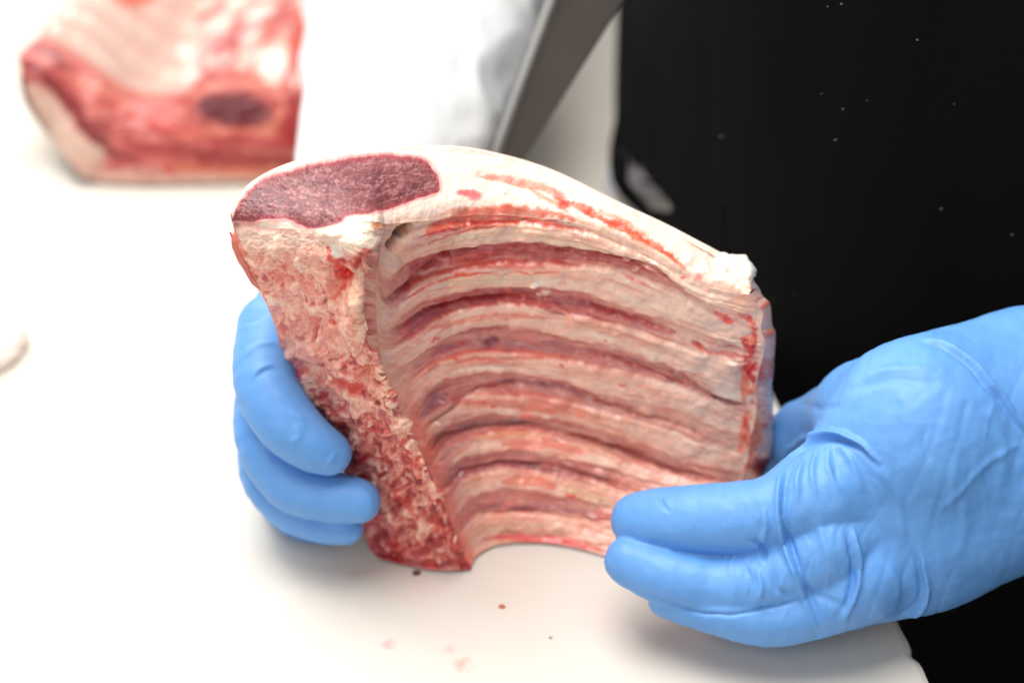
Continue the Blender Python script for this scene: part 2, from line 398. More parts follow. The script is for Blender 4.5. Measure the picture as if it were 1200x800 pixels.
# between bones: strength of the flesh along u for each of the eight gaps
gap_u = np.array([0, .06, .15, .3, .5, .65, .8, .92, 1])
gaps = {0: [.1, .3, .5, .6, .6, .4, .1, 0, 0], 2: [.7, .9, 1, 1, .95, .8, .45, .05, .0], 4: [.5, .9, 1, .95, .75, .55, .2, .0, .1], 6: [.05, .2, .5, .6, .6, .6, .5, .4, .1],
        8: [.1, .4, .6, .65, .55, .4, .35, .3, .1], 10: [.3, .9, .75, .5, .4, .45, .4, .4, .1], 12: [.3, .8, .8, .6, .5, .45, .4, .3, .1], 14: [.3, .8, .7, .65, .65, .5, .4, .3, .2], 16: [0] * 9}
gm = np.zeros_like(px)
for k, row in gaps.items():
    w = np.interp(uu, gap_u, row)
    d = np.abs(vw - k)
    wid = np.interp(uu, [0, .1, .5, .7, 1], [.42, .48, .5, .36, .26]) * (1 + .35 * fib)
    gm = np.maximum(gm, w * (1 - sst(wid * .7, wid * 1.15, d)))
hue = sst(4.5, 7, vv)[..., None]
fl_col = MUS * (1 - hue) + np.array([178, 106, 106.]) * hue
fl_col = fl_col + (np.array([196, 92, 84.]) - fl_col) * (sst(-.2, .7, fib2 + fib) * .55)[..., None]
fl_col = fl_col + (np.array([120, 60, 72.]) - fl_col) * (sst(.1, .8, -fib - .4 * fib2) * .6)[..., None]
P.c = P.c * (1 - gm[..., None] * .93) + fl_col * gm[..., None] * .93
# pale highlight painted along each bone's crest and a crisp dark line where the flesh tucks under it
for k in (1, 3, 5, 7, 9, 11, 13, 15):
    d = np.abs(vw - k - .18 - .25 * fib); P.mix(np.exp(-(d / .16) ** 2) * sst(.05, .2, uu) * (.30 + .5 * sst(-.1, .4, fbm(P3(uu * 6, vv * 2., 101.), 3))), [252, 230, 214])
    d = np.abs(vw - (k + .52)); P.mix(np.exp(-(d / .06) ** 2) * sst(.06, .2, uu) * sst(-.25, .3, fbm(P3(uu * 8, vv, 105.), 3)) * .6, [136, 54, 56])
# red line along the bones
for k in (1, 3, 5, 7, 9, 11):
    d = np.abs(vw - (k - .62)); P.mix((1 - sst(.04, .16, d)) * sst(.05, .2, uu) * (1 - sst(.45, .62, uu)) * (.55 if k < 8 else .3) * sst(-.3, .3, fib + .3), [206, 84, 70])
# shade of the left lower well, painted in as dark purple
P.mix(np.exp(-((px - 520) / 30) ** 2) * sst(440, 520, py) * (.35 + .4 * fib2 + .2 * fib), [112, 72, 80])
st = P.stroke
WHITE = [246, 228, 214]; REDB = [204, 58, 46]; DK = [120, 42, 48]; SAL = [214, 112, 92]
# upper border under the fat
P.mix(1 - sst(.15, .5, vv + .15 * lump), [244, 216, 196])
st([(500,272),(530,259),(560,253),(600,252),(650,259)], 8, [212, 92, 76], .8, rough=.9); st([(540,250),(580,245),(620,243)], 5, [224, 96, 76], .7)
st([(490,277),(520,268),(560,262),(600,258),(630,260)], 1.8, [176, 62, 50], .95); st([(500,284),(540,270),(590,262)], 1.6, [196, 84, 66], .8)
st([(640,255),(656,253),(668,258)], 3.5, [128, 40, 50], .9)
st([(512,286),(540,277),(600,270),(640,274),(690,290),(740,305)], 6, [228, 204, 178], .6)
st([(640,285),(690,286),(740,300),(790,322)], 8, [234, 208, 186], .6)
# first gap, strong flesh
st([(470,340),(495,318),(530,302),(580,291),(620,288),(634,295)], 9, [164, 62, 64], .75); st([(505,318),(540,310),(600,308),(660,308)], 6, [198, 78, 68], .55)
st([(690,299),(725,303),(760,314),(785,327)], 5, [166, 70, 70], .85); st([(665,308),(700,312),(740,320)], 3, [226, 178, 158], .6)
st([(455,368),(462,352),(480,334)], 7, [146, 72, 84], .7)
st([(470,352),(500,335),(540,322),(600,318),(655,316)], 2, [212, 78, 62], .9)
st([(455,300),(475,318),(465,340)], 8, [222, 200, 180], .5)
st([(490,345),(520,333),(570,325),(640,323)], 6, [224, 202, 172], .65)
# second gap
st([(500,372),(540,357),(580,349),(630,348),(655,358)], 7, [140, 50, 56], .8); st([(482,388),(500,375),(520,366)], 7, [140, 80, 94], .75)
st([(668,356),(700,363),(735,374),(770,386),(790,392)], 4, [172, 78, 82], .9); st([(505,385),(560,372),(620,368),(640,370)], 4, [214, 108, 88], .6)
st([(640,362),(655,366),(662,369)], 2, DK, .6)
for (x, y) in ((628,334),(632,330),(640,345),(634,348)): P.blob(x, y, 6, 4, [250, 236, 222], .9)
R_ = random.Random(5); strands = []
for _ in range(520):
    v0 = R_.uniform(.6, 15.6); u0 = R_.uniform(.02, .96); ln = R_.uniform(.04, .22); gap = abs((v0 % 2) - 1) > .45
    col_ = R_.choice([(150, 52, 56), (176, 70, 66), (208, 96, 82), (236, 196, 176), (132, 56, 70)] if gap else [(242, 216, 196), (212, 120, 104), (204, 150, 128), (190, 88, 78), (240, 206, 186)])
    if v0 > 8 and gap: col_ = tuple(.65 * a_ + .35 * b_ for a_, b_ in zip(col_, (160, 104, 98)))
    wpx = R_.uniform(.018, .06) * (1.6 if gap else 1); sl_ = R_.uniform(-.9, .9); al = R_.uniform(.3, .8) * (1 if u0 < .7 else .7); rl = R_.uniform(-.0003, .0003)
    ju0, ju1 = int(u0 * (NU - 1)), int(min(1, u0 + ln) * (NU - 1)); iv0, iv1 = max(0, int((v0 - .5) * PER)), min(px.shape[0], int((v0 + .5) * PER))
    U_ = uu[iv0:iv1, ju0:ju1]; V0 = vw[iv0:iv1, ju0:ju1]
    if U_.size == 0: continue
    f_ = (U_ - u0) / ln; env = np.sin(np.pi * np.clip(f_, 0, 1)) ** .7
    k_ = np.exp(-((V0 - v0 - sl_ * (U_ - u0) - .06 * fib[iv0:iv1, ju0:ju1]) / (wpx * (.4 + .6 * env))) ** 2) * env
    P.c[iv0:iv1, ju0:ju1] = P.c[iv0:iv1, ju0:ju1] * (1 - (k_ * al)[..., None]) + np.array(col_, float) * (k_ * al)[..., None]
    h[iv0:iv1, ju0:ju1] += rl * k_
# dark clot
P.blob(575, 402, 11, 6, [104, 34, 44], .95, -8)
st([(500,410),(560,404),(640,408),(700,414)], 6, [160, 96, 104], .5)
st([(530,420),(580,419),(640,417),(660,420)], 3, [204, 98, 80], .6)
st([(670,410),(720,420),(770,438),(800,450),(838,466),(872,476)], 4.5, [178, 92, 90], .85); st([(735,420),(770,430),(800,446)], 1.4, [90, 50, 50], .7)
st([(575,448),(620,447),(660,453),(700,466)], 4, [140, 76, 92], .7); st([(670,460),(720,474),(760,486),(800,497)], 3.5, [160, 82, 76], .8)
st([(540,470),(580,472),(640,476),(700,486)], 7, [202, 98, 80], .5); st([(610,487),(622,486)], 3.5, [226, 70, 64], .9)
st([(495,492),(505,475),(525,462)], 6, [108, 70, 86], .6); st([(540,499),(580,496),(620,497)], 4, [116, 92, 100], .6)
st([(670,508),(715,522),(760,539),(800,553),(835,560)], 4, [150, 84, 74], .8); st([(560,512),(600,508),(640,512)], 2, [228, 150, 96], .6)
st([(590,520),(640,520),(680,530)], 7, [206, 92, 78], .5); st([(620,547),(635,549)], 2.5, [96, 38, 44], .8)
st([(520,570),(545,552),(590,544),(640,548),(700,560),(735,575)], 4, [122, 70, 76], .6)
st([(590,565),(620,562),(650,570)], 9, [208, 98, 80], .6); P.blob(608, 563, 5, 4, [240, 172, 150], .8)
st([(660,575),(690,580),(710,590)], 7, [204, 164, 128], .6); st([(560,592),(610,596),(660,598),(700,606)], 4, [132, 80, 92], .5)
st([(570,632),(600,629),(640,631),(690,640),(716,650)], 4.5, [206, 84, 80], .85); st([(600,634),(650,634),(690,643)], 2, [170, 36, 40], .8)
st([(545,640),(560,622),(600,616),(660,620)], 8, [188, 144, 116], .5)
# right part: paler membrane, sawn rim bloody
P.mix(sst(.55, .85, uu) * (1 - sst(8, 11, vv)) * .55 * (1 - gm), [238, 208, 190])
st([(810,402),(830,412),(880,416)], 3, [208, 110, 100], .8); st([(855,405),(882,414)], 2, [150, 40, 46], .9)
P.blob(870, 352, 20, 14, [226, 170, 146], .5); st([(838,366),(850,374),(858,378)], 4, [214, 80, 76], .9); st([(865,366),(885,380)], 3, [210, 92, 84], .8)
P.blob(852, 458, 24, 12, [250, 228, 212], .8, 25); P.blob(868, 405, 14, 7, [248, 226, 208], .8, 15); st([(830,462),(850,472),(868,476)], 1.6, [92, 44, 46], .8)
st([(884,385),(880,420),(876,450),(874,470)], 7, [212, 84, 66], .8, rough=.9); P.blob(880, 430, 9, 8, [186, 40, 40], .8); st([(874,485),(872,505),(868,530)], 6, [226, 106, 80], .75)
st([(740,480),(765,486),(800,500)], 1.6, [248, 210, 180], .8)
P.blob(820, 528, 26, 8, [232, 212, 196], .6, 15); P.blob(790, 536, 20, 8, [190, 152, 148], .5, 10)
# well beside the spine
P.mix((1 - sst(.015, .10, uu)) * (1 - sst(7, 10, vv)) * .75, [222, 186, 168])
P.mix((1 - sst(.03, .09, uu)) * sst(5, 9, vv) * .7, [204, 110, 96])
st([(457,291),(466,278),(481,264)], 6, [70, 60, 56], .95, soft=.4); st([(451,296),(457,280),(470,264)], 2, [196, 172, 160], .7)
P.mix(sst(.05, .6, fib3) * .25, [186, 96, 90]); P.mix(sst(.05, .6, -fib3) * .2, [240, 214, 196]); P.mix(sst(.1,.5,fbm(P3(px*.05+vv*.2, py*.09, 51.),3))*.4, [222,140,124]); P.mix(sst(.1,.5,fbm(P3(px*.06, py*.12, 71.),4))*.3, [244,222,206]); P.c += (fib2 * 7 + fbm(P3(px * .15, py * .25, 1.), 3) * 9)[..., None]
fk = [(R_.uniform(872, 886), R_.uniform(350, 560), R_.uniform(4, 10), R_.uniform(2, 4.5), R_.uniform(.8, 2.2), R_.choice([(176, 36, 36), (214, 84, 66), (250, 232, 214), (232, 150, 120)]), R_.uniform(.5, .9), R_.uniform(-.0006, .0009)) for _ in range(46)]
fk += [(R_.uniform(470, 860), R_.uniform(300, 610), R_.uniform(3, 8), R_.uniform(1.2, 2.4), R_.uniform(-.3, .5), R_.choice([(252, 234, 218), (244, 210, 190), (196, 60, 54)]), R_.uniform(.4, .8), R_.uniform(.0002, .0006)) for _ in range(60)]
flecks(P, h, fk, 3.)
P.c = vivid(P.c, 1.26, 1.02)
V = base + nrm * (h * edge)[..., None] + roll(px, vv * .0065) * sst(0, .03, 1 - uu)[..., None]
Fc = grid_faces(*px.shape)
cell_v = (vv[:-1, :-1] + .5 / PER + .24 * fbm(P3(uu[:-1, :-1] * 5, vv[:-1, :-1] * .35, 1.0), 3)).ravel()
for k in range(8):                                             # eight bones, each with the flesh above it
    c = 2 * k + 1
    lo = c - .5 if k else -9; hi = c + .5 if k < 7 else 99
    sub_mesh('rib', V, Fc, (cell_v >= lo) & (cell_v < hi), M_rib, rack, P.c)
    if k < 7: sub_mesh('rib_muscle', V, Fc, (cell_v >= c + .5) & (cell_v < c + 1.5), M_rib, rack, P.c)

# ---- spine (chine): the knobbly sawn face down the left
Ls = [(272,260,.5715),(283,300,.572),(300,335,.573),(318,370,.574),(330,415,.574),(340,455,.574),(360,490,.573),(385,520,.572),(405,560,.571),(420,605,.568),(432,640,.5645),(445,655,Yz(445,655,.0012))]
Mid = [(350,266,.560),(358,305,.558),(372,345,.557),(384,385,.556),(390,425,.556),(402,465,.556),(425,500,.556),(448,535,.556),(468,572,.556),(486,612,.5565),(498,645,.558),(504,667,Yz(504,667,.0012))]
Rdg = [(430,257,.551),(424,300,.550),(424,345,.549),(430,390,.548),(438,430,.548),(458,470,.548),(480,508,.5485),(500,545,.549),(516,582,.550),(530,618,.552),(541,645,.5545),(548,667,Yz(548,667,.0012))]
Gt = [(g[0][0], g[0][1], gut_Y[k]) for k, g in enumerate(guides)]; Gt[-1] = (552, 664, Yz(552, 664, .0012))
NV2, NU2 = 420, 240
cols = np.array([curve(c, NV2) for c in (Ls, Mid, Rdg, Gt)])        # (4, NV2, 3)
Q = catmull(cols, np.concatenate([np.linspace(0, 1, 90), np.linspace(1, 2, 90)[1:], np.linspace(2, 3, 62)[1:]])).transpose(1, 0, 2)
SPQ = Q.copy(); sx, sy = Q[..., 0], Q[..., 1]; sb = at(sx, sy, Q[..., 2])
sn = grid_normals(sb); sn *= np.sign((sn * (np.array([0, 0, CAM_H]) - sb)).sum(-1).mean())
nv2, nu2 = sx.shape
su = np.broadcast_to(np.linspace(0, 1, nu2), sx.shape); sv = np.broadcast_to(np.linspace(0, 1, nv2)[:, None], sx.shape)
k1 = fbm(P3(sx * .045, sy * .06, 3.), 4); k2 = fbm(P3(sx * .13, sy * .16, 7.), 4); k3 = np.abs(fbm(P3(sx * .09 + k1, sy * .12, 11.), 3))
rough_ = sst(.25, .7, sv)
kw = fbm(P3(sx * .028 + sy * .03, sy * .022 - sx * .02, 44.), 4)
hh = .0030 * kw + .0008 * k1 + (.0001 + .00045 * rough_) * k2 + .0022 * rough_ * fbm(P3(sx * .05, sy * .07, 90.), 2) - .0008 * np.exp(-(k3 / .08) ** 2) * (.5 + .6 * rough_)
e2 = sst(0, .03, su) * sst(0, .12, 1 - su) * sst(0, .02, sv) * sst(0, .02, 1 - sv)
for pts, dep, w in [([(434,330),(430,352),(436,378),(434,400)], .004, 5), ([(404,322),(398,345)], .003, 7), ([(428,300),(418,322)], .0025, 6), ([(425,440),(436,425)], .003, 6), ([(345,425),(376,438)], .002, 5), ([(395,450),(425,458)], .002, 5)]:
    d, f = dist_poly(sx, sy, pts); hh -= dep * np.exp(-(d / w) ** 2)
for x, y, s, rx, ry in [(418,282,.005,24,18),(392,268,.003,20,10),(420,350,.004,9,28),(412,385,.003,10,22),(300,290,.001,20,30),(455,485,.0015,10,30)]:
    hh += s * np.exp(-((sx - x) / rx) ** 2 - ((sy - y) / ry) ** 2)
P = Paint(sx, sy, [228, 158, 142], 5, .05)
P.mix(sst(-.1, .5, k1) * .5, [240, 200, 178]); P.mix(sst(.0, .5, fbm(P3(sx * .05, sy * .03, 21.), 4)) * .55, [214, 122, 104])
fl2 = fbm(P3(sx * .12 + sy * .05, sy * .13 - sx * .05, 31.), 4)
fx = sx * .86 - sy * .5; fy = sx * .5 + sy * .86; st1 = fbm(P3(fx * .16 + 1.5 * kw, fy * .035 + kw, 61.), 4); st2 = np.abs(fbm(P3(fx * .10 + k1, fy * .03, 67.), 3))
P.mix(sst(.08, .45, fl2) * .5, [196, 78, 68]); P.mix(sst(.05, .4, st1) * .55, [246, 212, 192]); P.mix(sst(.1, .45, -st1) * .5, [206, 92, 80]); P.mix(np.exp(-(st2 / .04) ** 2) * .45, [250, 226, 208]); P.mix(sst(.25, .5, k2 * .6 + fl2 * .6) * .7, [158, 46, 44])
low2 = sst(.4, .78, sv)
P.mix(low2 * sst(.05, .4, k2) * .6, [150, 44, 50]); P.mix(low2 * sst(.0, .45, fbm(P3(sx * .07, sy * .1, 41.), 3)) * .55, [174, 54, 60]); P.mix(low2 * .15, [206, 96, 92])
P.mix(np.exp(-(k3 / .06) ** 2) * rough_ * .45, [140, 44, 44])
st = P.stroke
P.mix((1 - sst(.03, .12, sv)) * .75, [244, 222, 206])
st([(275,262),(300,264),(345,272),(365,280)], 5, [236, 190, 178], .8)
P.blob(415, 275, 34, 16, [246, 224, 204], .9); P.blob(395, 292, 12, 11, [252, 244, 236], .9)
st([(436,262),(462,256),(478,250)], 5, [206, 120, 76], .7)
P.blob(404, 318, 14, 13, [196, 46, 40], .9, 30); P.blob(400, 308, 7, 6, [160, 24, 28], .8); st([(383,290),(392,304),(400,318),(398,338),(392,350)], 5, [212, 62, 44], .8); st([(428,285),(424,300),(416,312)], 6, [184, 58, 52], .8)
P.blob(440, 300, 10, 22, [176, 112, 112], .5)
st([(415,320),(420,345),(428,370),(424,398)], 9, [244, 206, 176], .9); st([(402,345),(405,375),(412,400)], 6, [246, 208, 178], .8)
st([(426,352),(432,368),(436,385)], 5, [110, 44, 50], .85); st([(432,395),(436,408),(442,420)], 6, [168, 36, 40], .8)
st([(436,425),(448,450),(465,485),(485,520),(505,550)], 9, [242, 198, 168], .85, w2=6)
st([(520,560),(535,600),(548,640)], 5, [226, 130, 112], .6)
P.blob(325, 322, 14, 12, [216, 104, 88], .6); P.blob(350, 440, 24, 9, [156, 48, 54], .7, 25); P.blob(410, 452, 26, 9, [200, 52, 44], .7, 15); P.blob(430, 462, 8, 4, [140, 16, 20], .8)
P.mix((1 - sst(.02, .16, su)) * sst(.32, .45, sv) * (1 - sst(.5, .62, sv)) * .65, [160, 104, 150]); P.mix((1 - sst(.08, .3, su)) * sst(.42, .6, sv) * .6, [168, 66, 86])
st([(272,262),(282,290),(296,330),(302,345)], 5, [216, 104, 84], .75)
P.blob(445, 500, 18, 8, [212, 96, 86], .6); P.blob(480, 560, 20, 12, [226, 122, 104], .5); P.blob(520, 620, 16, 16, [228, 104, 88], .5)
st([(440,650),(480,660),(520,662),(548,660)], 5, [132, 30, 40], .7)
R_ = random.Random(9); fk = []
def chine_xy(fu, fv):
    i_, j_ = int(fv * (nv2 - 1)), int(fu * (nu2 - 1)); return sx[i_, j_], sy[i_, j_]
for _ in range(150):
    fv = R_.uniform(.06, .98); x_, y_ = chine_xy(R_.uniform(.04, .82), fv)
    fk.append((x_, y_, R_.uniform(6, 17), R_.uniform(2.5, 6), R_.uniform(.3, 1.5), R_.choice([(248, 216, 196), (242, 196, 176), (236, 176, 156)]), R_.uniform(.4, .8), R_.uniform(.0002, .0011)))
for _ in range(210):
    fv = R_.random() ** .55; x_, y_ = chine_xy(R_.uniform(.05, .93), min(.99, max(.08, fv)))
    k_ = .55 + .6 * fv
    fk.append((x_, y_, R_.uniform(4.5, 12) * k_, R_.uniform(2, 6) * k_, R_.uniform(-.5, 1.4), R_.choice([(150, 36, 40), (176, 52, 48), (132, 26, 36), (196, 76, 66)]), R_.uniform(.45, .9) * min(1, k_), -R_.uniform(.0003, .0012)))
for _ in range(60):
    x_, y_ = chine_xy(R_.uniform(.1, .95), R_.uniform(.4, .98))
    fk.append((x_, y_, R_.uniform(3, 9), R_.uniform(1.2, 3), R_.uniform(0, 1.5), (252, 214, 196), R_.uniform(.5, .9), R_.uniform(.0004, .001)))
flecks(P, hh, fk, 8.)
P.c += (fbm(P3(sx * .5, sy * .5, 3.), 2) * 12)[..., None]
P.c = vivid(P.c, 1.16, 1.0)
SV = sb + sn * (hh * e2)[..., None] + roll(sx, sv * .13) * sst(0, .03, su)[..., None]
sub_mesh('chine_bone', SV, grid_faces(nv2, nu2), np.ones((nv2 - 1) * (nu2 - 1), bool), M_chine, rack, P.c)

# ---- upper cut face: loin eye and fat
back = [(270,250,.145),(290,217,.150),(330,194,.152),(380,181,.153),(450,174,.152),(530,171,.149),(590,181,.144),(650,200,.137),(720,234,.130),(780,262,.123),(830,288,.117),(850,298,.1135),(866,300,.1125),(880,312,.110),(882,326,.108),(878,340,.1075)]
backY = [(x, y, Yz(x, y, z)) for x, y, z in back]
fr_pts = [tuple(q) for q in SPQ[0, ::12]] + [(452,260,.560)] + [tuple(q) for q in Gc[0, 30::30]] + [tuple(Gc[0, -1])]
# front rim resampled by its x share so both rims pair up
NT = 640
fr = curve(fr_pts, NT); bk = curve(backY, NT)
wv = np.linspace(0, 1, 90)[:, None, None]
T = fr[None] * (1 - wv) + bk[None] * wv
kk = np.exp(-(np.arange(-70, 71) / 30.) ** 2); kk /= kk.sum()
Yp = np.pad(T[..., 2], ((0, 0), (70, 70)), mode='reflect', reflect_type='odd'); Ys = np.array([np.convolve(r_, kk, 'valid') for r_ in Yp])
wS = sst(0, .22, wv[..., 0]) * (1 - sst(.9, 1, wv[..., 0])); T[..., 2] = T[..., 2] * (1 - wS) + Ys * wS
tx, ty = T[..., 0], T[..., 1]; tb = at(tx, ty, T[..., 2])
tn = grid_normals(tb); tn *= np.sign(tn[..., 2].mean())
tu = np.broadcast_to(np.linspace(0, 1, NT), tx.shape); tv = np.broadcast_to(wv[..., 0], tx.shape)
eye_poly = [(271,258),(283,234),(308,211),(350,196),(400,186),(450,181),(490,186),(508,197),(515,215),(510,228),(480,238),(440,248),(408,252),(388,262),(368,268),(350,262),(320,256),(295,260)]
ep = curve(eye_poly + [eye_poly[0]], 160)
P = Paint(tx, ty, [246, 224, 210], 3, .06)
ins = inside(P.x, P.y, ep); de, _ = dist_poly(P.x, P.y, ep); sd = np.where(ins, de, -de)
em = sst(-1.5, 2.0, sd)
marb = fbm(P3(tx * .11, ty * .15, 3.), 4); marb2 = fbm(P3(tx * .3, ty * .36, 13.), 3); vein = np.abs(fbm(P3(tx * .045 + .4 * marb, ty * .07, 23.), 3))
th = .6 * .0014 * np.sin(np.pi * tv) + .0006 * fbm(P3(tx * .05, ty * .08, 2.), 4) + .0002 * marb2 - .0004 * em + .00005 * marb2 * em
th += .002 * sst(.8, .95, tu) * fbm(P3(tx * .06, ty * .06, 5.), 3)
d, f = dist_poly(tx, ty, [(562,207),(620,218),(665,238),(720,262),(780,292),(812,318)]); th -= .001 * np.exp(-(d / 5) ** 2)
TV = tb + tn * (th * sst(0, .04, tv) * sst(0, .04, 1 - tv))[..., None] + roll(tx, tv * .045) * (sst(0, .015, tu) * sst(0, .02, 1 - tu))[..., None]
st = P.stroke
P.mix(sst(.0, .6, fbm(P3(tx * .03, ty * .05, 1.), 3)) * .35, [246, 214, 200])
st([(563,207),(600,213),(640,222),(662,236)], 5, [230, 120, 102], .75); st([(655,232),(690,248),(730,268),(770,290),(795,308),(812,325)], 4.6, [222, 78, 58], .95, w2=5, rough=.8); st([(700,246),(740,266),(775,292)], 2, [240, 150, 120], .7, rough=.8); st([(620,222),(650,240),(668,250)], 4, [236,120,98], .6, rough=.9)
st([(650,225),(665,240)], 7, [226, 96, 80], .6); st([(735,272),(760,292),(785,312),(800,330)], 5, [236, 130, 100], .7)
P.blob(548, 228, 17, 5, [212, 92, 96], .8, 5); P.blob(556, 232, 9, 4, [226, 120, 120], .6)
st([(470,176),(530,178),(560,180)], 3, [240, 190, 178], .6); st([(500,256),(540,248),(590,246),(650,252)], 5, [222, 96, 70], .7)
st([(300,205),(360,187),(430,179)], 3, [240, 190, 180], .5)
P.blob(815, 326, 10, 6, [214, 40, 50], .85, 30); P.blob(850, 340, 22, 8, [236, 206, 168], .7)
P.mix(1 - sst(1, 9, np.abs(ty - (fr[None, :, 1])) + 40 * (tx < 455)), [244, 206, 186])
EY = np.array([124, 64, 68.])
ec = np.broadcast_to(EY, tx.shape + (3,)).copy()
def mixc(c, m, rgb): return c * (1 - m[..., None]) + np.asarray(rgb, float) * m[..., None]
ec = mixc(ec, sst(-.1, .5, marb) * .6, [156, 88, 90]); ec = mixc(ec, sst(.0, .5, -marb) * .7, [94, 42, 48]); ec = mixc(ec, sst(.0, .5, fbm(P3(tx * .018, ty * .03, 33.), 2)) * .4, [96, 48, 54])
ec = mixc(ec, sst(.10, .42, marb2) * .3, [198, 146, 140]); ec = mixc(ec, sst(.15, .5, fbm(P3(tx * .05, ty * .08, 83.), 4)) * .35, [208, 150, 152]); ec = mixc(ec, np.exp(-(vein / .035) ** 2) * .55, [216, 164, 154])
ec = mixc(ec, (1 - sst(1, 9, sd)) * .6, [166, 52, 60])
P.c = P.c * (1 - em[..., None]) + ec * em[..., None]
P.mix((1 - sst(0, 3, np.abs(sd + 1))) * .5, [222, 120, 120])
P.stroke([(510,260),(545,249),(590,246),(650,251),(672,256)], 5, [222, 104, 86], .75, rough=.9); P.blob(662,240,9,6,[222,70,64],.7); P.mix(sst(.1,.5,fbm(P3(tx*.04, ty*.09, 93.),4))*(1-em)*.35, [238,196,180]); P.c = np.where(em[..., None] > .5, vivid(P.c, .92, 1.0), vivid(P.c, 1.15, .98))
Ft = grid_faces(*tx.shape)
cin = inside(tx[:-1, :-1].ravel(), ty[:-1, :-1].ravel(), ep)
sub_mesh('loin_eye', TV, Ft, cin, M_eye, rack, P.c)
sub_mesh('fat_rim', TV, Ft, ~cin, M_fat, rack, P.c)

# ---- sawn right-hand end
E = [tuple(q) for q in R[:10 * PER + 1:13, -1]]
Sil = [(878,340,Yz(878,340,.1075)),(893,360,.590),(899,385,.592),(902,410,.593),(901,445,.592),(904,480,.591),(905,515,.589),(901,540,.586),(878,560,.580)]
ec_ = np.array([curve(E, 260), curve(Sil, 260)])
wv = np.linspace(0, 1, 60)[:, None, None]
Q = (ec_[0][None] * (1 - wv) + ec_[1][None] * wv).transpose(1, 0, 2)
ex, ey_ = Q[..., 0], Q[..., 1]; eb = at(ex, ey_, Q[..., 2]); en = grid_normals(eb); en *= np.sign(en[..., 0].mean())
q1 = fbm(P3(ex * .08, ey_ * .05, 6.), 4)
wvb = np.broadcast_to(wv[:, 0, 0][None, :], ex.shape)
EV = eb + en * ((.003 * np.sin(np.pi * wvb) + .0012 * q1) * sst(0, .08, wvb) * sst(0, .08, 1 - wvb))[..., None]
P = Paint(ex, ey_, [232, 190, 172], 5, .06)
q2 = fbm(P3(ex * .2, ey_ * .12, 16.), 4); P.mix(sst(.0, .4, q1) * .6, [212, 96, 80]); P.mix(sst(.3, .8, wvb + .6 * q2) * .8, [246, 222, 214])
P.stroke([(886,395),(888,425),(882,455)], 7, [204, 70, 54], .8, rough=.9); P.stroke([(880,480),(882,510),(876,535)], 6, [214, 96, 74], .7)
P.mix(sst(.1,.4,q2)*.5,[236,170,150]); P.mix(sst(.1,.4,-q2)*.4,[170,50,44]); P.stroke([(905,470),(898,500),(885,530)], 5, [216, 190, 186], .8); P.blob(892, 545, 14, 12, [92, 22, 30], .95); P.blob(900, 470, 5, 16, [250, 240, 222], .9)
P.c = vivid(P.c, 1.15, 1.0)
mesh_obj('sawn_end', EV, grid_faces(*ex.shape), M_meat, rack, P.c)

# ---- outer side: fat cap (seen from behind or from the side) and underside
top_c = at(bk[:, 0], bk[:, 1], bk[:, 2])[::8]; nT = len(top_c)
Lw = at(*curve([(270, 250, backY[0][2])] + Ls, 80).T); Rw = at(*curve(Sil, 80).T)
bot = curve([tuple(Lw[-1]), (-.050, .585, .001), (-.02, .603, .001), (.02, .612, .002), (.055, .612, .012), tuple(Rw[-1])], nT)
sU = np.linspace(0, 1, nT)[None, :, None]; sV = np.linspace(0, 1, 80)[:, None, None]
C = (1 - sV) * top_c[None] + sV * bot[None] + (1 - sU) * Lw[:, None] + sU * Rw[:, None] \
    - ((1 - sU) * (1 - sV) * top_c[0] + sU * (1 - sV) * top_c[-1] + (1 - sU) * sV * bot[0] + sU * sV * bot[-1])
bul = (np.sin(np.pi * np.clip(sU, 0, 1)) * np.sin(np.pi * sV) ** .7)[..., 0]
C[..., 1] += .010 * bul; C[..., 1] += .0015 * bul * fbm(C * 60, 3)
cc = np.broadcast_to(np.array([248, 230, 216.]), C.shape).copy(); n_ = fbm(C * 45, 4); cc = mixc(cc, sst(.1, .6, n_) * .5, [232, 170, 156])
mesh_obj('fat_cap', C, grid_faces(80, nT)[:, ::-1], M_fat, rack, cc)
frontb = np.concatenate([at(*curve([tuple(cols[k, -1]) for k in range(4)], 40).T), at(*Gc[16].T)[::10], at(*np.array([Gc[k, -1] for k in range(15, 9, -1)]).T), [Rw[-1]]])
s0 = np.linspace(0, 1, len(frontb)); fb = np.stack([np.interp(np.linspace(0, 1, nT), s0, frontb[:, k]) for k in range(3)], 1)
U = fb[None] * (1 - np.linspace(0, 1, 12)[:, None, None]) + bot[None] * np.linspace(0, 1, 12)[:, None, None]
mesh_obj('underside', U, grid_faces(12, nT), M_meat, rack, np.broadcast_to(np.array([170, 70, 66.]), U.shape))
def blob_obj(name, c, rad, mat, parent, rgb, amp=.18, freq=2.0, n=48, seed=0., rot=None):
    th_, ph = np.meshgrid(np.linspace(0, math.pi, n // 2), np.linspace(0, 2 * math.pi, n), indexing='ij')
    D = np.stack([np.sin(th_) * np.cos(ph), np.sin(th_) * np.sin(ph), np.cos(th_)], -1)
    r = 1 + amp * fbm(D * freq + seed, 4)
    Vv = D * r[..., None] * np.array(rad)
    if rot is not None: Vv = Vv @ np.array(rot.to_matrix()).T
    Vv = Vv + np.array(c)
    colr = np.broadcast_to(np.array(rgb, float), Vv.shape) + 14 * fbm(D * 5 + seed, 3)[..., None]
    return mesh_obj(name, Vv, grid_faces(*th_.shape)[:, ::-1], mat, parent, colr)
blob_obj('fat_knob', at(862, 318, .592), (.0072, .006, .0058), M_fat, rack, (252, 243, 232), .35, 1.6)
blob_obj('fat_knob', at(846, 315, .592), (.007, .006, .0055), M_fat, rack, (251, 240, 228), .3, 1.6, seed=4.)
from mathutils import Euler
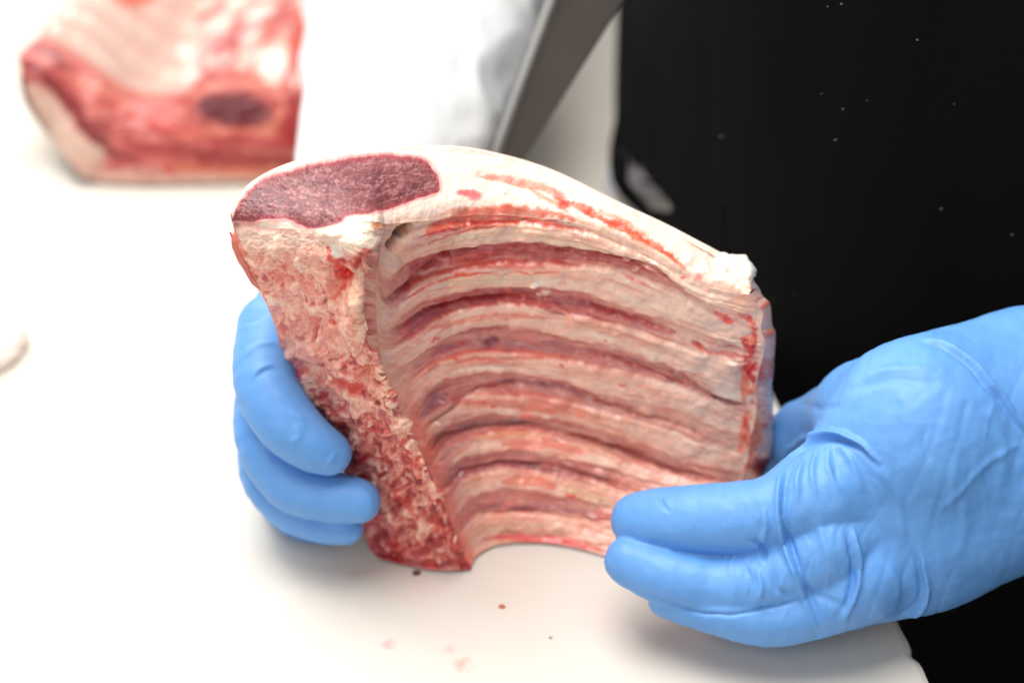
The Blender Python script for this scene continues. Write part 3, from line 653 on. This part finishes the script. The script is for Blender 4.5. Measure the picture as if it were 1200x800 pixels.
blob_obj('meat_flap', at(289, 306, .5745), (.0024, .003, .0120), M_meat, rack, (212, 112, 96), .3, 2.4, seed=2., rot=Euler((0, math.radians(-20), 0)))

# ================================================================== the second rack, out of focus behind
rack2 = empty('rib_rack', tuple(atz(200, 205, 0)), 'blurred raw rack of ribs lying on the board behind, cut side facing forward', 'rib rack', 'cut rib racks on the board')
lowr = [(28,100),(40,125),(62,160),(85,195),(110,212),(160,216),(230,215),(300,213),(365,205),(430,196)]
upr = [(28,58),(42,52),(62,58),(95,78),(140,108),(175,118),(215,112),(240,92),(300,96),(345,106),(430,110)]
c0 = curve(lowr, 260); c1 = curve(upr, 260)
z0 = np.interp(c0[:, 0], [28, 60, 110, 430], [.045, .02, .002, .002]); w0 = atz(c0[:, 0], c0[:, 1], z0)
w1 = at(c1[:, 0], c1[:, 1], np.interp(c1[:, 0], [28, 120, 430], [.868, .852, .85]))
wv = np.linspace(0, 1, 90)[:, None, None]
Q = w0[None] * (1 - wv) + w1[None] * wv
qx, qy = ref(Q); vb = np.broadcast_to(wv[..., 0], qx.shape)
qn = grid_normals(Q); qn *= -np.sign(qn[..., 1].mean())
Q = Q + qn * (.006 * np.sin(np.pi * vb) + .002 * fbm(P3(qx * .03, qy * .05, 1.), 3) * np.sin(np.pi * vb))[..., None]
P = Paint(qx, qy, [204, 116, 108], 4, .04); P.mix(sst(.0,.4,fbm(P3(qx*.03,qy*.09,3.),4))*.6,[232,164,150]); P.mix(sst(.0,.4,-fbm(P3(qx*.03,qy*.09,3.),4))*.6,[160,50,54])
st = P.stroke
st([(40,110),(70,165),(110,205),(170,212),(260,212),(420,200)], 15, [240, 206, 190], .95, taper=False); P.blob(70, 130, 38, 24, [242, 210, 194], .95, 50); P.blob(100, 170, 34, 24, [242, 210, 194], .95, 40)
st([(38,78),(65,98),(90,120),(105,152),(130,175),(165,188)], 12, [118, 30, 36], .95, w2=6); st([(42,60),(62,64),(80,80)], 7, [130, 34, 40], .9)
st([(95,98),(130,115),(160,135),(200,150),(240,155)], 5, [196, 66, 62], .8); st([(80,85),(120,108),(160,124)], 5, [226, 160, 140], .8)
st([(110,140),(125,150),(130,160)], 9, [140, 56, 60], .7); st([(150,168),(200,175),(280,185),(350,188)], 12, [150, 44, 46], .9); st([(160,150),(230,158),(300,165),(420,160)], 5, [168, 54, 54], .8)
st([(200,195),(300,200),(420,190)], 7, [220, 120, 84], .7); P.blob(275, 127, 44, 19, [112, 28, 36], .98, 3); P.blob(265, 122, 14, 8, [140, 50, 60], .6); P.blob(360, 150, 40, 24, [160, 46, 46], .85)
P.blob(345, 122, 26, 14, [150, 40, 42], .8); st([(318,125),(325,140),(300,156)], 5, [222, 130, 100], .8); P.blob(215, 115, 12, 7, [160, 50, 54], .7); st([(205,160),(260,152),(320,152)], 5, [226, 140, 112], .7)
P.blob(198, 198, 8, 6, [206, 60, 50], .8)
P.blob(275, 128, 46, 20, [96, 14, 24], 1.0, 3, .3); P.stroke([(232,108),(262,98),(300,100),(330,112),(325,140),(300,152)], 4, [232,158,138], .9, taper=False); P.c = vivid(P.c, 1.25, .86)
mesh_obj('cut_face', Q, grid_faces(*qx.shape), M_meat, rack2, P.c)
far = at(*np.array([(x, -95 + .08 * x, .0) for x in np.linspace(130, 450, 260)]).T[:2], np.linspace(1.02, 1.04, 260)) if False else np.stack([np.linspace(-.20, -.03, 260), np.full(260, 1.08), .050 + .012 * np.sin(np.linspace(0, 3.1, 260))], 1)
wv = np.linspace(0, 1, 120)[:, None, None]
Q = w1[None] * (1 - wv) + far[None] * wv
u_ = np.broadcast_to(np.linspace(0, 1, 260), Q.shape[:2]); v_ = np.broadcast_to(wv[..., 0], Q.shape[:2])
Q[..., 2] -= .016 * np.exp(-((u_ - .35) / .2) ** 2) * sst(0, .2, v_); Q[..., 2] += .010 * np.exp(-((u_ - .78) / .12) ** 2) * sst(0, .1, v_)
Q[..., 2] += .0016 * np.sin(v_ * 62) * sst(.02, .1, v_) * (1 - sst(.55, .68, u_)) + .002 * fbm(P3(u_ * 12, v_ * 12, 1.), 3) * sst(0, .1, v_)
qx, qy = ref(Q)
P = Paint(qx, qy, [246, 220, 208], 4, .04); st = P.stroke
P.mix(sst(.0, .5, fbm(P3(u_ * 3, v_ * 9, 3.), 3)) * .6, [240, 196, 182]); P.mix((.5 + .5 * np.sin(v_ * 62)) * (1 - sst(.5, .66, u_)) * .3, [240, 186, 172])
k = fbm(P3(qx * .05, qy * .06, 2.), 4)
P.mix(sst(.58, .7, u_) * .8, [230, 150, 134]); P.mix(sst(.6, .72, u_) * sst(.0, .5, k) * .8, [206, 92, 84])
P.blob(322, 78, 17, 36, [252, 232, 216], .95, 10); P.blob(350, 60, 14, 60, [214, 84, 72], .7); P.blob(160, -2, 26, 10, [226, 110, 92], .85)
P.mix((1 - sst(.0, .06, v_)) * .6, [196, 80, 70])
hz = np.zeros_like(qx); R2 = random.Random(3)
flecks(P, hz, [(R2.uniform(235, 372), R2.uniform(-20, 108), R2.uniform(6, 18), R2.uniform(3, 6), R2.uniform(-1.4, -.6), R2.choice([(176, 60, 62), (206, 96, 92), (250, 226, 214)]), R2.uniform(.5, .9), 0) for _ in range(110)], 4.)
P.blob(322, 80, 16, 34, [252, 234, 222], .95, 10)
P.c = vivid(P.c, 1.35, .80)
mesh_obj('rib_side', Q, grid_faces(260 and 120, 260)[:, ::-1], M_rib, rack2, P.c)
# outer fat of the second rack, down to the board on the left and behind
ed = np.concatenate([Q[::-1, 0]])
gr = ed.copy(); gr[:, 2] = .001; gr[:, 0] += .012
wv2 = np.linspace(0, 1, 16)[:, None, None]; B = ed[None] * (1 - wv2) + gr[None] * wv2; B[..., 0] -= .010 * np.sin(np.pi * wv2[..., 0])
mesh_obj('fat_cap', B, grid_faces(*B.shape[:2]), M_fat, rack2, np.broadcast_to(np.array([246, 222, 204.]), B.shape))
ed = Q[:, -1]; gr = ed.copy(); gr[:, 2] = .001; B = ed[None] * (1 - wv2) + gr[None] * wv2
mesh_obj('spine_side', B, grid_faces(*B.shape[:2]), M_meat, rack2, np.broadcast_to(np.array([190, 86, 78.]), B.shape))

# ================================================================== implicit surfaces for hands, arms and sleeves
def smin(a, b, k):
    h = np.clip(.5 + .5 * (b - a) / k, 0, 1); return b * (1 - h) + a * h - k * h * (1 - h)
def cone(p, a, b, ra, rb, n=None, fl=1.0):
    a = np.asarray(a); b = np.asarray(b); d = b - a
    q = p - a; t = np.clip((q @ d) / (d @ d + 1e-12), 0, 1)
    w = q - t[..., None] * d
    if n is not None and fl != 1.0:
        c = w @ n; w = w + (1 / fl - 1) * c[..., None] * n
        return (np.linalg.norm(w, axis=-1) - (ra + (rb - ra) * t)) * (.5 + .5 * fl)
    return np.linalg.norm(w, axis=-1) - (ra + (rb - ra) * t)
def chain(p, pts, k=.002, n=None, fl=1.0):
    r = None
    for (a, ra), (b, rb) in zip(pts[:-1], pts[1:]):
        c = cone(p, a, b, ra, rb, n, fl); r = c if r is None else smin(r, c, k)
    return r
def surface_nets(field, lo, hi, h):
    ax = [np.arange(lo[i], hi[i] + h, h) for i in range(3)]
    X = np.stack(np.meshgrid(*ax, indexing='ij'), -1)
    k = 6                                   # coarse pass first: only blocks near the surface are sampled finely
    sh = X.shape[:3]; D = np.empty(sh); nb = [-(-q // k) for q in sh]
    cx = [ax[i][0] + (np.arange(nb[i]) * k + (k - 1) / 2) * h for i in range(3)]
    Cc = field(np.stack(np.meshgrid(*cx, indexing='ij'), -1))
    D[:] = np.repeat(np.repeat(np.repeat(Cc, k, 0), k, 1), k, 2)[:sh[0], :sh[1], :sh[2]]
    near = np.abs(Cc) < h * k * 1.6
    m = np.repeat(np.repeat(np.repeat(near, k, 0), k, 1), k, 2)[:sh[0], :sh[1], :sh[2]]
    pts = X[m]; out = np.empty(len(pts))
    for i in range(0, len(pts), 400000): out[i:i + 400000] = field(pts[i:i + 400000])
    D[m] = out
    n = D.shape; ins = D < 0
    cn = (n[0] - 1, n[1] - 1, n[2] - 1)
    offs = [(a, b, c) for a in (0, 1) for b in (0, 1) for c in (0, 1)]
    def sl(o): return tuple(slice(o[i], o[i] + cn[i]) for i in range(3))
    tot = sum(ins[sl(o)].astype(np.int8) for o in offs); act = (tot > 0) & (tot < 8)
    cell = np.argwhere(act); acc = np.zeros((len(cell), 3)); cnt = np.zeros(len(cell))
    for o in offs:
        for axn in range(3):
            if o[axn]: continue
            o2 = list(o); o2[axn] = 1; o2 = tuple(o2)
            a = D[tuple((cell + o).T)]; b = D[tuple((cell + o2).T)]; m = (a < 0) != (b < 0)
            t = np.where(m, a / np.where(m, a - b, 1), 0)
            q = np.zeros((len(cell), 3)); q[:] = o; q[:, axn] = t
            acc += q * m[:, None]; cnt += m
    idx = -np.ones(cn, int); idx[act] = np.arange(len(cell))
    Vv = (cell + acc / cnt[:, None]) * h + np.array([a[0] for a in ax])
    faces = []
    for axn in range(3):
        a = ins[tuple(slice(0, n[i] - 1) if i == axn else slice(1, n[i] - 1) for i in range(3))]
        b = ins[tuple(slice(1, n[i]) if i == axn else slice(1, n[i] - 1) for i in range(3))]
        u, v = [(1, 2), (2, 0), (0, 1)][axn]
        w = np.argwhere(a != b); s = a[a != b]
        base_ = w.copy(); 
        for i in range(3):
            if i != axn: base_[:, i] += 1
        def cidx(du, dv):
            c = base_.copy(); c[:, u] -= du; c[:, v] -= dv; return idx[c[:, 0], c[:, 1], c[:, 2]]
        q = np.stack([cidx(1, 1), cidx(0, 1), cidx(0, 0), cidx(1, 0)], 1)
        q[~s] = q[~s][:, ::-1]; faces.append(q)
    faces = np.concatenate(faces); faces = faces[(faces >= 0).all(1)]
    return Vv, faces
def vnormals(V, Fq):
    n = np.cross(V[Fq[:, 2]] - V[Fq[:, 0]], V[Fq[:, 3]] - V[Fq[:, 1]]); r = np.zeros_like(V)
    for k in range(4):
        for c in range(3): r[:, c] += np.bincount(Fq[:, k], n[:, c], len(V))
    return r / (np.linalg.norm(r, axis=1)[:, None] + 1e-12)
def relax(V, Fq, it=2, lam=.5):
    E_ = np.concatenate([Fq[:, [0, 1]], Fq[:, [1, 2]], Fq[:, [2, 3]], Fq[:, [3, 0]]]); 
    for _ in range(it):
        s = np.zeros_like(V); c = np.bincount(E_[:, 0], minlength=len(V))
        for k in range(3): s[:, k] = np.bincount(E_[:, 0], V[E_[:, 1], k], len(V))
        V = V + lam * (s / np.maximum(c, 1)[:, None] - V)
    return V
def dense(js, n=4):
    a = np.array([np.append(c, r) for c, r in js]); q = catmull(a, np.linspace(0, len(a) - 1, n * (len(a) - 1) + 1))
    return [(r_[:3], r_[3]) for r_ in q]
def J(px, py, Y, r):      # joint: place and radius (radius measured on the sheet)
    a = at(px, py, Y); t = Y / (CP + (400 - py) / F * SP); return (a, r * t / F)

# ---- right-of-picture hand
NH = np.array([0, -.62, .78])          # the back of the hand faces up and forward
idx_ = [J(749,610,.534,32), J(785,609,.531,38), J(845,609,.527,42), J(900,603,.524,43), J(965,580,.527,52)]
mid_ = [J(739,657,.523,30), J(790,678,.516,34), J(850,686,.513,36), J(908,675,.512,39), J(970,640,.517,52)]
rin_ = [J(783,701,.515,23), J(838,711,.509,30), J(900,721,.506,35), J(955,706,.508,41), J(1005,678,.513,52)]
pin_ = [J(850,712,.526,22), J(910,716,.524,26), J(965,708,.522,34), J(1020,682,.522,46)]
thb_ = [J(860,560,.618,28), J(900,540,.608,34), J(945,512,.590,42), J(1010,483,.567,54), J(1090,490,.552,84)]
palm_ = [[J(965,575,.530,56), J(1075,505,.540,98), J(1200,500,.556,126)], [J(985,615,.524,62), J(1085,568,.540,126), J(1200,505,.556,130)], [J(1005,665,.520,58), J(1062,622,.534,100), J(1130,570,.545,118)],
         [J(1180,512,.553,129), J(1260,490,.556,134), J(1420,450,.558,140)]]
FR = [dense(c) for c in (idx_, mid_, rin_, pin_)]
def hand_r(p, grow=0.0):
    f = None
    for c in FR:
        d = chain(p, c, .0008) - .0003; f = d if f is None else smin(f, d, .0003)
    pl = None
    for c in palm_:
        d = chain(p, c, .004, NH, .62); pl = d if pl is None else smin(pl, d, .010)
    pl = smin(pl, chain(p, thb_, .004), .018)
    return smin(f, pl, .006) - grow
def cut_plane(d, p, o, n): return np.maximum(d, (p - o) @ n)

wr_o = at(1410, 450, .558)
V_, F_ = surface_nets(lambda p: cut_plane(hand_r(p), p, wr_o, np.array([1, 0, .15])), (.02, .43, -.004), (.300, .65, .125), .0008)
V_ = relax(V_, F_, 2)
def sculpt(V, Fq, strokes, noise):
    strokes = [(p, d * 1.5, w * .8) for p, d, w in strokes]
    n = vnormals(V, Fq); x, y = ref(V); face = np.clip((n * (np.array([0, 0, CAM_H]) - V)).sum(1) / .7, 0, 1); face = sst(.05, .4, face)
    x = x + 2.5 * fbm(V * 90, 2); y = y + 2.5 * fbm(V * 90 + 7, 2)
    h = noise(V, x, y)
    for pts, dep, w in strokes:
        c = curve([list(p) for p in pts], 20) if len(pts) > 2 else pts
        d, f = dist_poly(x, y, c)
        h = h + dep * np.exp(-(d / w) ** 2) * np.sqrt(np.clip(np.sin(np.pi * np.clip(f, .01, .99)), 0, 1)) * face
    return V + n * h[:, None]
def fold_pair(pts, dep, w, off):
    """a fold of loose rubber: a raised rim with a groove beside it"""
    return [(pts, dep, w), ([(x + off[0], y + off[1]) for x, y in pts], -dep * .8, w * 1.1)]
wr = []
wr += fold_pair([(1085,399),(1108,402),(1138,424),(1168,458),(1205,505)], .0013, 3.2, (-4, 4))
wr += fold_pair([(912,546),(925,526),(950,511),(980,508),(1003,516),(1028,540)], .0016, 4.0, (2, 7))
wr += fold_pair([(922,540),(913,570),(912,605),(922,645),(938,690),(955,732)], .0014, 4.0, (7, 0))
wr += fold_pair([(998,620),(1006,655),(1004,690),(988,728)], .0014, 3.6, (-7, 0))
wr += fold_pair([(1079,650),(1086,690),(1080,712),(1056,728)], .0015, 3.6, (-7, -2))
wr += [([(752,694),(812,715),(870,718),(938,702)], -.0008, 2.2), ([(958,522),(952,550),(955,580)], .0008, 4), ([(970,520),(972,548),(985,575)], .0007, 4), ([(984,520),(1000,545),(1012,575)], .0007, 5), ([(946,528),(936,556),(934,590)], .0008, 4),
       ([(880,632),(893,640),(896,655)], -.0012, 4), ([(893,596),(897,618),(890,640)], .0009, 4), ([(1030,545),(1050,580),(1060,630)], .0006, 7), ([(960,600),(966,640),(985,680)], .0006, 6),
       ([(888,668),(893,690),(885,706)], .0009, 4), ([(872,660),(880,680),(876,700)], -.0006, 3), ([(905,665),(912,690),(930,700)], -.0008, 4), ([(773,578),(778,590),(784,598)], -.0006, 3), ([(930,470),(960,478),(985,474)], -.0006, 5),
       ([(1010,440),(1050,432),(1090,430)], .0004, 6), ([(1000,455),(1050,446),(1100,450)], -.0004, 7), ([(940,690),(965,700),(990,712)], -.0006, 6),
       ([(1110,520),(1130,600),(1120,660)], .0005, 10), ([(1150,450),(1175,520),(1170,590)], .0005, 9), ([(1040,660),(1052,690),(1045,720)], .0005, 6), ([(1100,600),(1160,540),(1200,520)], .0004, 5)]
R3 = random.Random(12)
for _ in range(46):
    x0 = R3.uniform(860, 1000); y0 = R3.uniform(540, 730); l_ = R3.uniform(18, 50); a_ = R3.uniform(-.5, .5)
    wr.append(([(x0, y0), (x0 + l_ * math.sin(a_) * .5 + R3.uniform(-4, 4), y0 + l_ * .5), (x0 + l_ * math.sin(a_), y0 + l_)], R3.choice([-1, 1]) * R3.uniform(.00015, .0003), R3.uniform(1.5, 2.6)))
for _ in range(9):
    x0 = R3.uniform(1010, 1190); y0 = R3.uniform(430, 640); l_ = R3.uniform(30, 90); a_ = R3.uniform(-.3, .6)
    wr.append(([(x0, y0), (x0 + l_ * math.sin(a_) * .5 + R3.uniform(-6, 6), y0 + l_ * .5), (x0 + l_ * math.sin(a_), y0 + l_)], R3.choice([-1, 1]) * R3.uniform(.00012, .0003), R3.uniform(2.5, 5)))
def nz_r(V, x, y):
    return .0006 * fbm(V * 55, 3) - .0002 * np.exp(-(fbm(P3(x * .016 + y * .005, y * .004 + 3, 3.), 2) / .06) ** 2) * sst(900, 970, x) + .00025 * fbm(P3(x * .05 + y * .01, y * .012, 9.), 3) + .00018 * fbm(V * 260, 2)
V_ = sculpt(V_, F_, wr, nz_r)
person = empty('person', (.33, .82, -.9), 'person in a black apron and blue gloves behind the board, holding the rack of ribs', 'person')
mesh_obj('glove', V_, F_, M_glove, person)

# ---- left-of-picture hand
idL = [J(386,531,.5535,27), J(362,518,.5550,33), J(334,492,.560,38), J(311,445,.571,38), J(320,385,.592,43)]
miL = [J(420,587,.5505,27), J(385,581,.5525,31), J(340,562,.558,35), J(308,510,.570,34), J(316,440,.592,38)]
riL = [J(405,618,.552,21), J(376,613,.555,23), J(338,592,.560,28), J(312,552,.572,32), J(318,480,.594,36)]
piL = [J(385,622,.572,17), J(350,610,.576,22), J(325,580,.584,27), J(325,520,.600,34)]
thL = [J(470,420,.625,26), J(440,370,.632,32), J(400,330,.640,42)]
plL = [[J(318,390,.600,44), J(360,345,.632,66), J(400,270,.665,70)], [J(322,470,.604,44), J(360,400,.632,66), J(400,290,.665,72)], [J(400,270,.668,76), J(440,215,.72,62), J(465,150,.75,60)]]
FL = [dense(c) for c in (idL, miL, riL, piL)]
def hand_l(p, grow=0.0):
    f = None
    for c in FL:
        d = chain(p, c, .0008) + .0002; f = d if f is None else smin(f, d, .0003)
    pl = None
    n = np.array([-.5, .6, .62])
    for c in plL:
        d = chain(p, c, .004, n / np.linalg.norm(n), .65); pl = d if pl is None else smin(pl, d, .010)
    return smin(f, smin(pl, chain(p, thL, .004), .008), .005) - grow
wo = at(455, 165, .735)
V_, F_ = surface_nets(lambda p: cut_plane(hand_l(p), p, wo, np.array([.1, .75, .65])), (-.14, .525, -.002), (-.005, .77, .17), .0008)
V_ = relax(V_, F_, 2)
wl = [(p_, d_ * .55, w_) for p_, d_, w_ in [([(288,415),(305,404),(325,402)], .0008, 4), ([(292,455),(300,440),(318,432),(332,436)], -.0009, 3.5), ([(294,448),(302,434),(320,427)], .0009, 3), ([(380,550),(388,538),(395,530)], .0009, 3), ([(346,496),(352,510),(340,520)], .0006, 4),
      ([(430,575),(436,590),(432,604)], .0006, 3), ([(330,520),(350,530),(372,536)], -.0004, 4),
      ([(285,480),(300,500),(312,520)], .0007, 5), ([(340,480),(352,490),(360,505)], .0006, 4), ([(285,380),(300,376),(315,366)], -.0005, 4)]]
V_ = sculpt(V_, F_, wl, lambda V, x, y: .0004 * fbm(V * 60, 3) + .00015 * fbm(V * 260, 2))
mesh_obj('glove', V_, F_, M_glove, person)

# ---- body under the clothes: one continuous surface with both arms
SHR, SHL = np.array([.11, 1.06, .52]), np.array([.50, .84, .52])
ELR, ELL = np.array([-.02, 1.12, .24]), np.array([.43, .60, .14])
HC = at(488, 120, .77)
M_skin = simple('skin', (.55, .33, .25), .5, 0, .08, 60)
def body_f(p):
    t = chain(p, [(np.array([.33, .99, -.88]), .12), (np.array([.33, .97, -.3]), .155), (np.array([.33, .97, .1]), .15), (np.array([.31, .96, .45]), .15)], .03)
    t = smin(t, cone(p, SHR, SHL, .07, .07), .05)
    t = smin(t, chain(p, [(SHR, .058), (ELR, .044)], .02), .03)
    t = smin(t, chain(p, [(ELR, .042), (HC, .024), (at(410, 290, .662), .013)], .004), .004)
    t = smin(t, chain(p, [(SHL, .058), (ELL, .042)], .02), .03)
    t = smin(t, chain(p, [(ELL, .038), (at(1500, 442, .558), .022), (at(1300, 475, .557), .017), (at(1120, 540, .543), .015)], .002), .004)
    for c in (idx_, mid_, rin_, pin_, thb_, idL, miL, riL, piL, thL):
        t = smin(t, chain(p, [(a, max(r - .0055, .002)) for a, r in c], .002), .003)
    return t
V_, F_ = surface_nets(body_f, (-.16, .48, -.98), (.64, 1.22, .62), .0062)
mesh_obj('body', V_, F_, M_skin, person)

# ---- white sleeve on the far arm
M_cloth = simple('white_cloth', (.72, .73, .74), .85, 0, .03, 220, .35, .0006)
sl = [J(404,285,.668,52), J(436,225,.705,74), J(470,165,.745,104), J(492,80,.80,124), J(505,-20,.87,138), (ELR, .060), (SHR, .075)]
def sleeve_f(p):
    d = chain(p, sl, .02); return d
V_, F_ = surface_nets(lambda p: sleeve_f(p), (-.16, .64, .0), (.24, 1.2, .62), .0026)
V_ = V_[:]; keep = V_[:, 2] > .002
V_ = relax(V_, F_, 2)
n = vnormals(V_, F_); x, y = ref(V_)
f1 = fbm(P3(V_[:, 0] * 26 + V_[:, 2] * 9, V_[:, 1] * 9, V_[:, 2] * 22), 3)
V_ = V_ + n * (.0045 * (1 - 2 * np.abs(f1)) - .002)[:, None]
mesh_obj('sleeve', V_, F_, M_cloth, person)
# sleeve of the near arm, beyond the cuff of the glove
s2 = [(at(1420, 455, .557), .044), (ELL, .058), (SHL, .075)]
V_, F_ = surface_nets(lambda p: cut_plane(chain(p, s2, .02), p, at(1385, 460, .557), np.array([-1, 0, 0.])), (.2, .48, .0), (.6, .96, .62), .006)
mesh_obj('sleeve', V_, F_, M_cloth, person)

# ---- black apron, hanging against the edge of the board
M_apron = simple('black_apron_cloth', (.0022, .0022, .0024), .9, 0, .25, 900, .3, .0004)
M_apron.node_tree.nodes['Principled BSDF'].inputs['Specular IOR Level'].default_value = .14
plan = np.array([(.12, 1.08), (.064, .98), (.0515, .885), (.056, .80), (.080, .735), (.118, .69), (.18, .655), (.27, .632), (.37, .63), (.47, .66), (.55, .74), (.58, .85)])
pc = curve(plan, 360)
zz = np.linspace(.56, -.75, 330)
AP = np.zeros((len(zz), 360, 3)); AP[..., 0] = pc[:, 0]; AP[..., 1] = pc[:, 1]; AP[..., 2] = zz[:, None]
s_ = np.broadcast_to(np.linspace(0, 1, 360), AP.shape[:2]); z_ = AP[..., 2]
tang = np.gradient(pc, axis=0); nn = np.stack([tang[:, 1], -tang[:, 0]], 1); nn /= np.linalg.norm(nn, axis=1)[:, None]
if (nn[150] @ np.array([0, -1.])) < 0: nn = -nn
fold = .010 * fbm(P3(s_ * 7, z_ * 1.6, 2.), 3) + .003 * fbm(P3(s_ * 18, z_ * 4, 5.), 3)
fold *= sst(.22, .42, s_)
fold += .010 * np.exp(-((z_ - .02) / .05) ** 2) * 0
AP[..., 0] += nn[:, 0] * fold; AP[..., 1] += nn[:, 1] * fold
over = board_edge(AP[..., 1]) + .004 - AP[..., 0]
push = np.clip(over, 0, None) * (1 - sst(.002, .014, z_)) * (AP[..., 1] < 1.2)
AP[..., 0] += push
fa = grid_faces(*AP.shape[:2]); ax_, ay_ = ref(AP.reshape(-1, 3)[fa].mean(1))
slit = inside(ax_, ay_, curve([(737,188),(748,196),(774,222),(790,243),(778,249),(760,247),(744,234),(736,212),(737,188)], 60)) & (AP.reshape(-1, 3)[fa[:, 0], 1] < .93)
sub_mesh('apron', AP, fa, ~slit, M_apron, person, np.zeros(AP.shape))
blob_obj('jacket_hem', at(764, 221, .829), (.024, .007, .027), simple('jacket_cloth', (.74, .74, .80), .85, 0, .02, 200, .2), person, (220, 220, 235), .06, 1.2, seed=6.)
# side tie: a loop of black tape standing off the hip
def ribbon(name, pts, half, thick, mat, parent, wid=np.array([0, .3, .95])):
    c = curve(pts, 60); t = np.gradient(c, axis=0); t /= np.linalg.norm(t, axis=1)[:, None]
    w = np.cross(t, np.array([0, 1., 0])); w /= np.linalg.norm(w, axis=1)[:, None]; d = np.cross(t, w)
    ring = [w * half + d * thick, -w * half + d * thick, -w * half - d * thick, w * half - d * thick]
    G = np.array([c + r for r in ring] + [c + ring[0]])
    return mesh_obj(name, G, grid_faces(5, 60), mat, parent)
def W3(l): return [tuple(at(*p)) for p in l]
# ---- knife sheath hanging between the arm and the apron
M_sheath = simple('dull_grey_metal', (.105, .092, .082), .45, .25, .12, 30, .1)
M_rim = simple('bright_metal_rim', (.5, .5, .48), .35, .6, .05, 30)
sh = empty('knife_sheath', tuple(at(660, 60, .78)), 'long dull grey metal knife sheath with a pale rim, between white sleeve and black apron', 'knife sheath')
def plate(name, quad, th, mat):
    q = np.array([at(*p) for p in quad]); n_ = np.cross(q[1] - q[0], q[3] - q[0]); n_ /= np.linalg.norm(n_)
    if n_[1] > 0: n_ = -n_
    v = np.concatenate([q, q - n_ * th]); f = [(0, 1, 2, 3), (7, 6, 5, 4), (0, 4, 5, 1), (1, 5, 6, 2), (2, 6, 7, 3), (3, 7, 4, 0)]
    o = mesh_obj(name, v, f, mat, sh, smooth=False)
    b = o.modifiers.new('bevel', 'BEVEL'); b.width = .0012; b.segments = 3; return o
plate('sheath_plate', [(656,-30,.715),(752,-30,.715),(604,205,.715),(570,200,.715)], .012, M_sheath)
plate('sheath_rim', [(650,-30,.712),(661,-30,.710),(574,200,.710),(567,200,.712)], .006, M_rim)
# apron details
ribbon('apron_tie', W3([(738,110,.85),(728,150,.84),(723,185,.825),(728,215,.81),(752,243,.795),(778,266,.775),(812,276,.755)]), .0036, .0009, M_apron, person)
ribbon('pocket_seam', W3([(848,244,.70),(849,270,.70),(850,300,.70),(850,330,.70)]), .0007, .0007, M_apron, person)

# ---- crumbs and scraps
def crumb(px, py, s, rgb, label, seed, mat=M_meat):
    o = blob_obj('meat_crumb', (0, 0, 0), (s, s * .8, s * .5), mat, None, rgb, .5, 2.2, 20, seed)
    c = atz(px, py, 0); o.location = (c[0], c[1], s * .35)
    o['label'] = label; o['category'] = 'crumb'; o['group'] = 'meat crumbs on the board'
crumb(488, 672, .0015, (96, 50, 28), 'dark brown crumb of meat just below the foot of the spine', 1.)
crumb(588, 711, .0012, (196, 98, 52), 'orange brown crumb of meat alone on the board below the arch of the ribs', 2.)
crumb(645, 747, .0006, (170, 140, 130), 'faint grey speck on the board to the left of the lowest gloved fingers', 3.)
fs = blob_obj('fat_scrap', (0, 0, 0), (.020, .008, .006), M_fat, None, (246, 226, 214), .4, 2.5, 64, 5.)
c = atz(-8, 428, 0); fs.location = (c[0], c[1], .004); fs.rotation_euler = (0, 0, math.radians(60))
fs['label'] = 'pale pink scrap of fat on the board at the left edge of the picture'; fs['category'] = 'fat scrap'

for k, (x, y, r, Yy) in enumerate([(1075,47,1.6,.638),(988,128,1.4,.640),(979,164,1.6,.640),(845,160,1.8,.694),(1103,245,1.6,.632),(986,5,1.6,.640),(970,8,1.2,.642),(1186,275,1.4,.626),(905,352,1.1,.676),(930,344,1.0,.668),(963,110,.9,.644),(1016,118,.9,.636),(1118,122,.9,.634)]):
    pos = at(x, y, Yy - .006)
    b_ = blob_obj('lint', (0, 0, 0), (r * .00028, r * .0001, r * .0002), M_fat, person, (112, 108, 102), .5, 2., 10, float(k)); b_.location = pos; b_.matrix_parent_inverse = person.matrix_world.inverted()
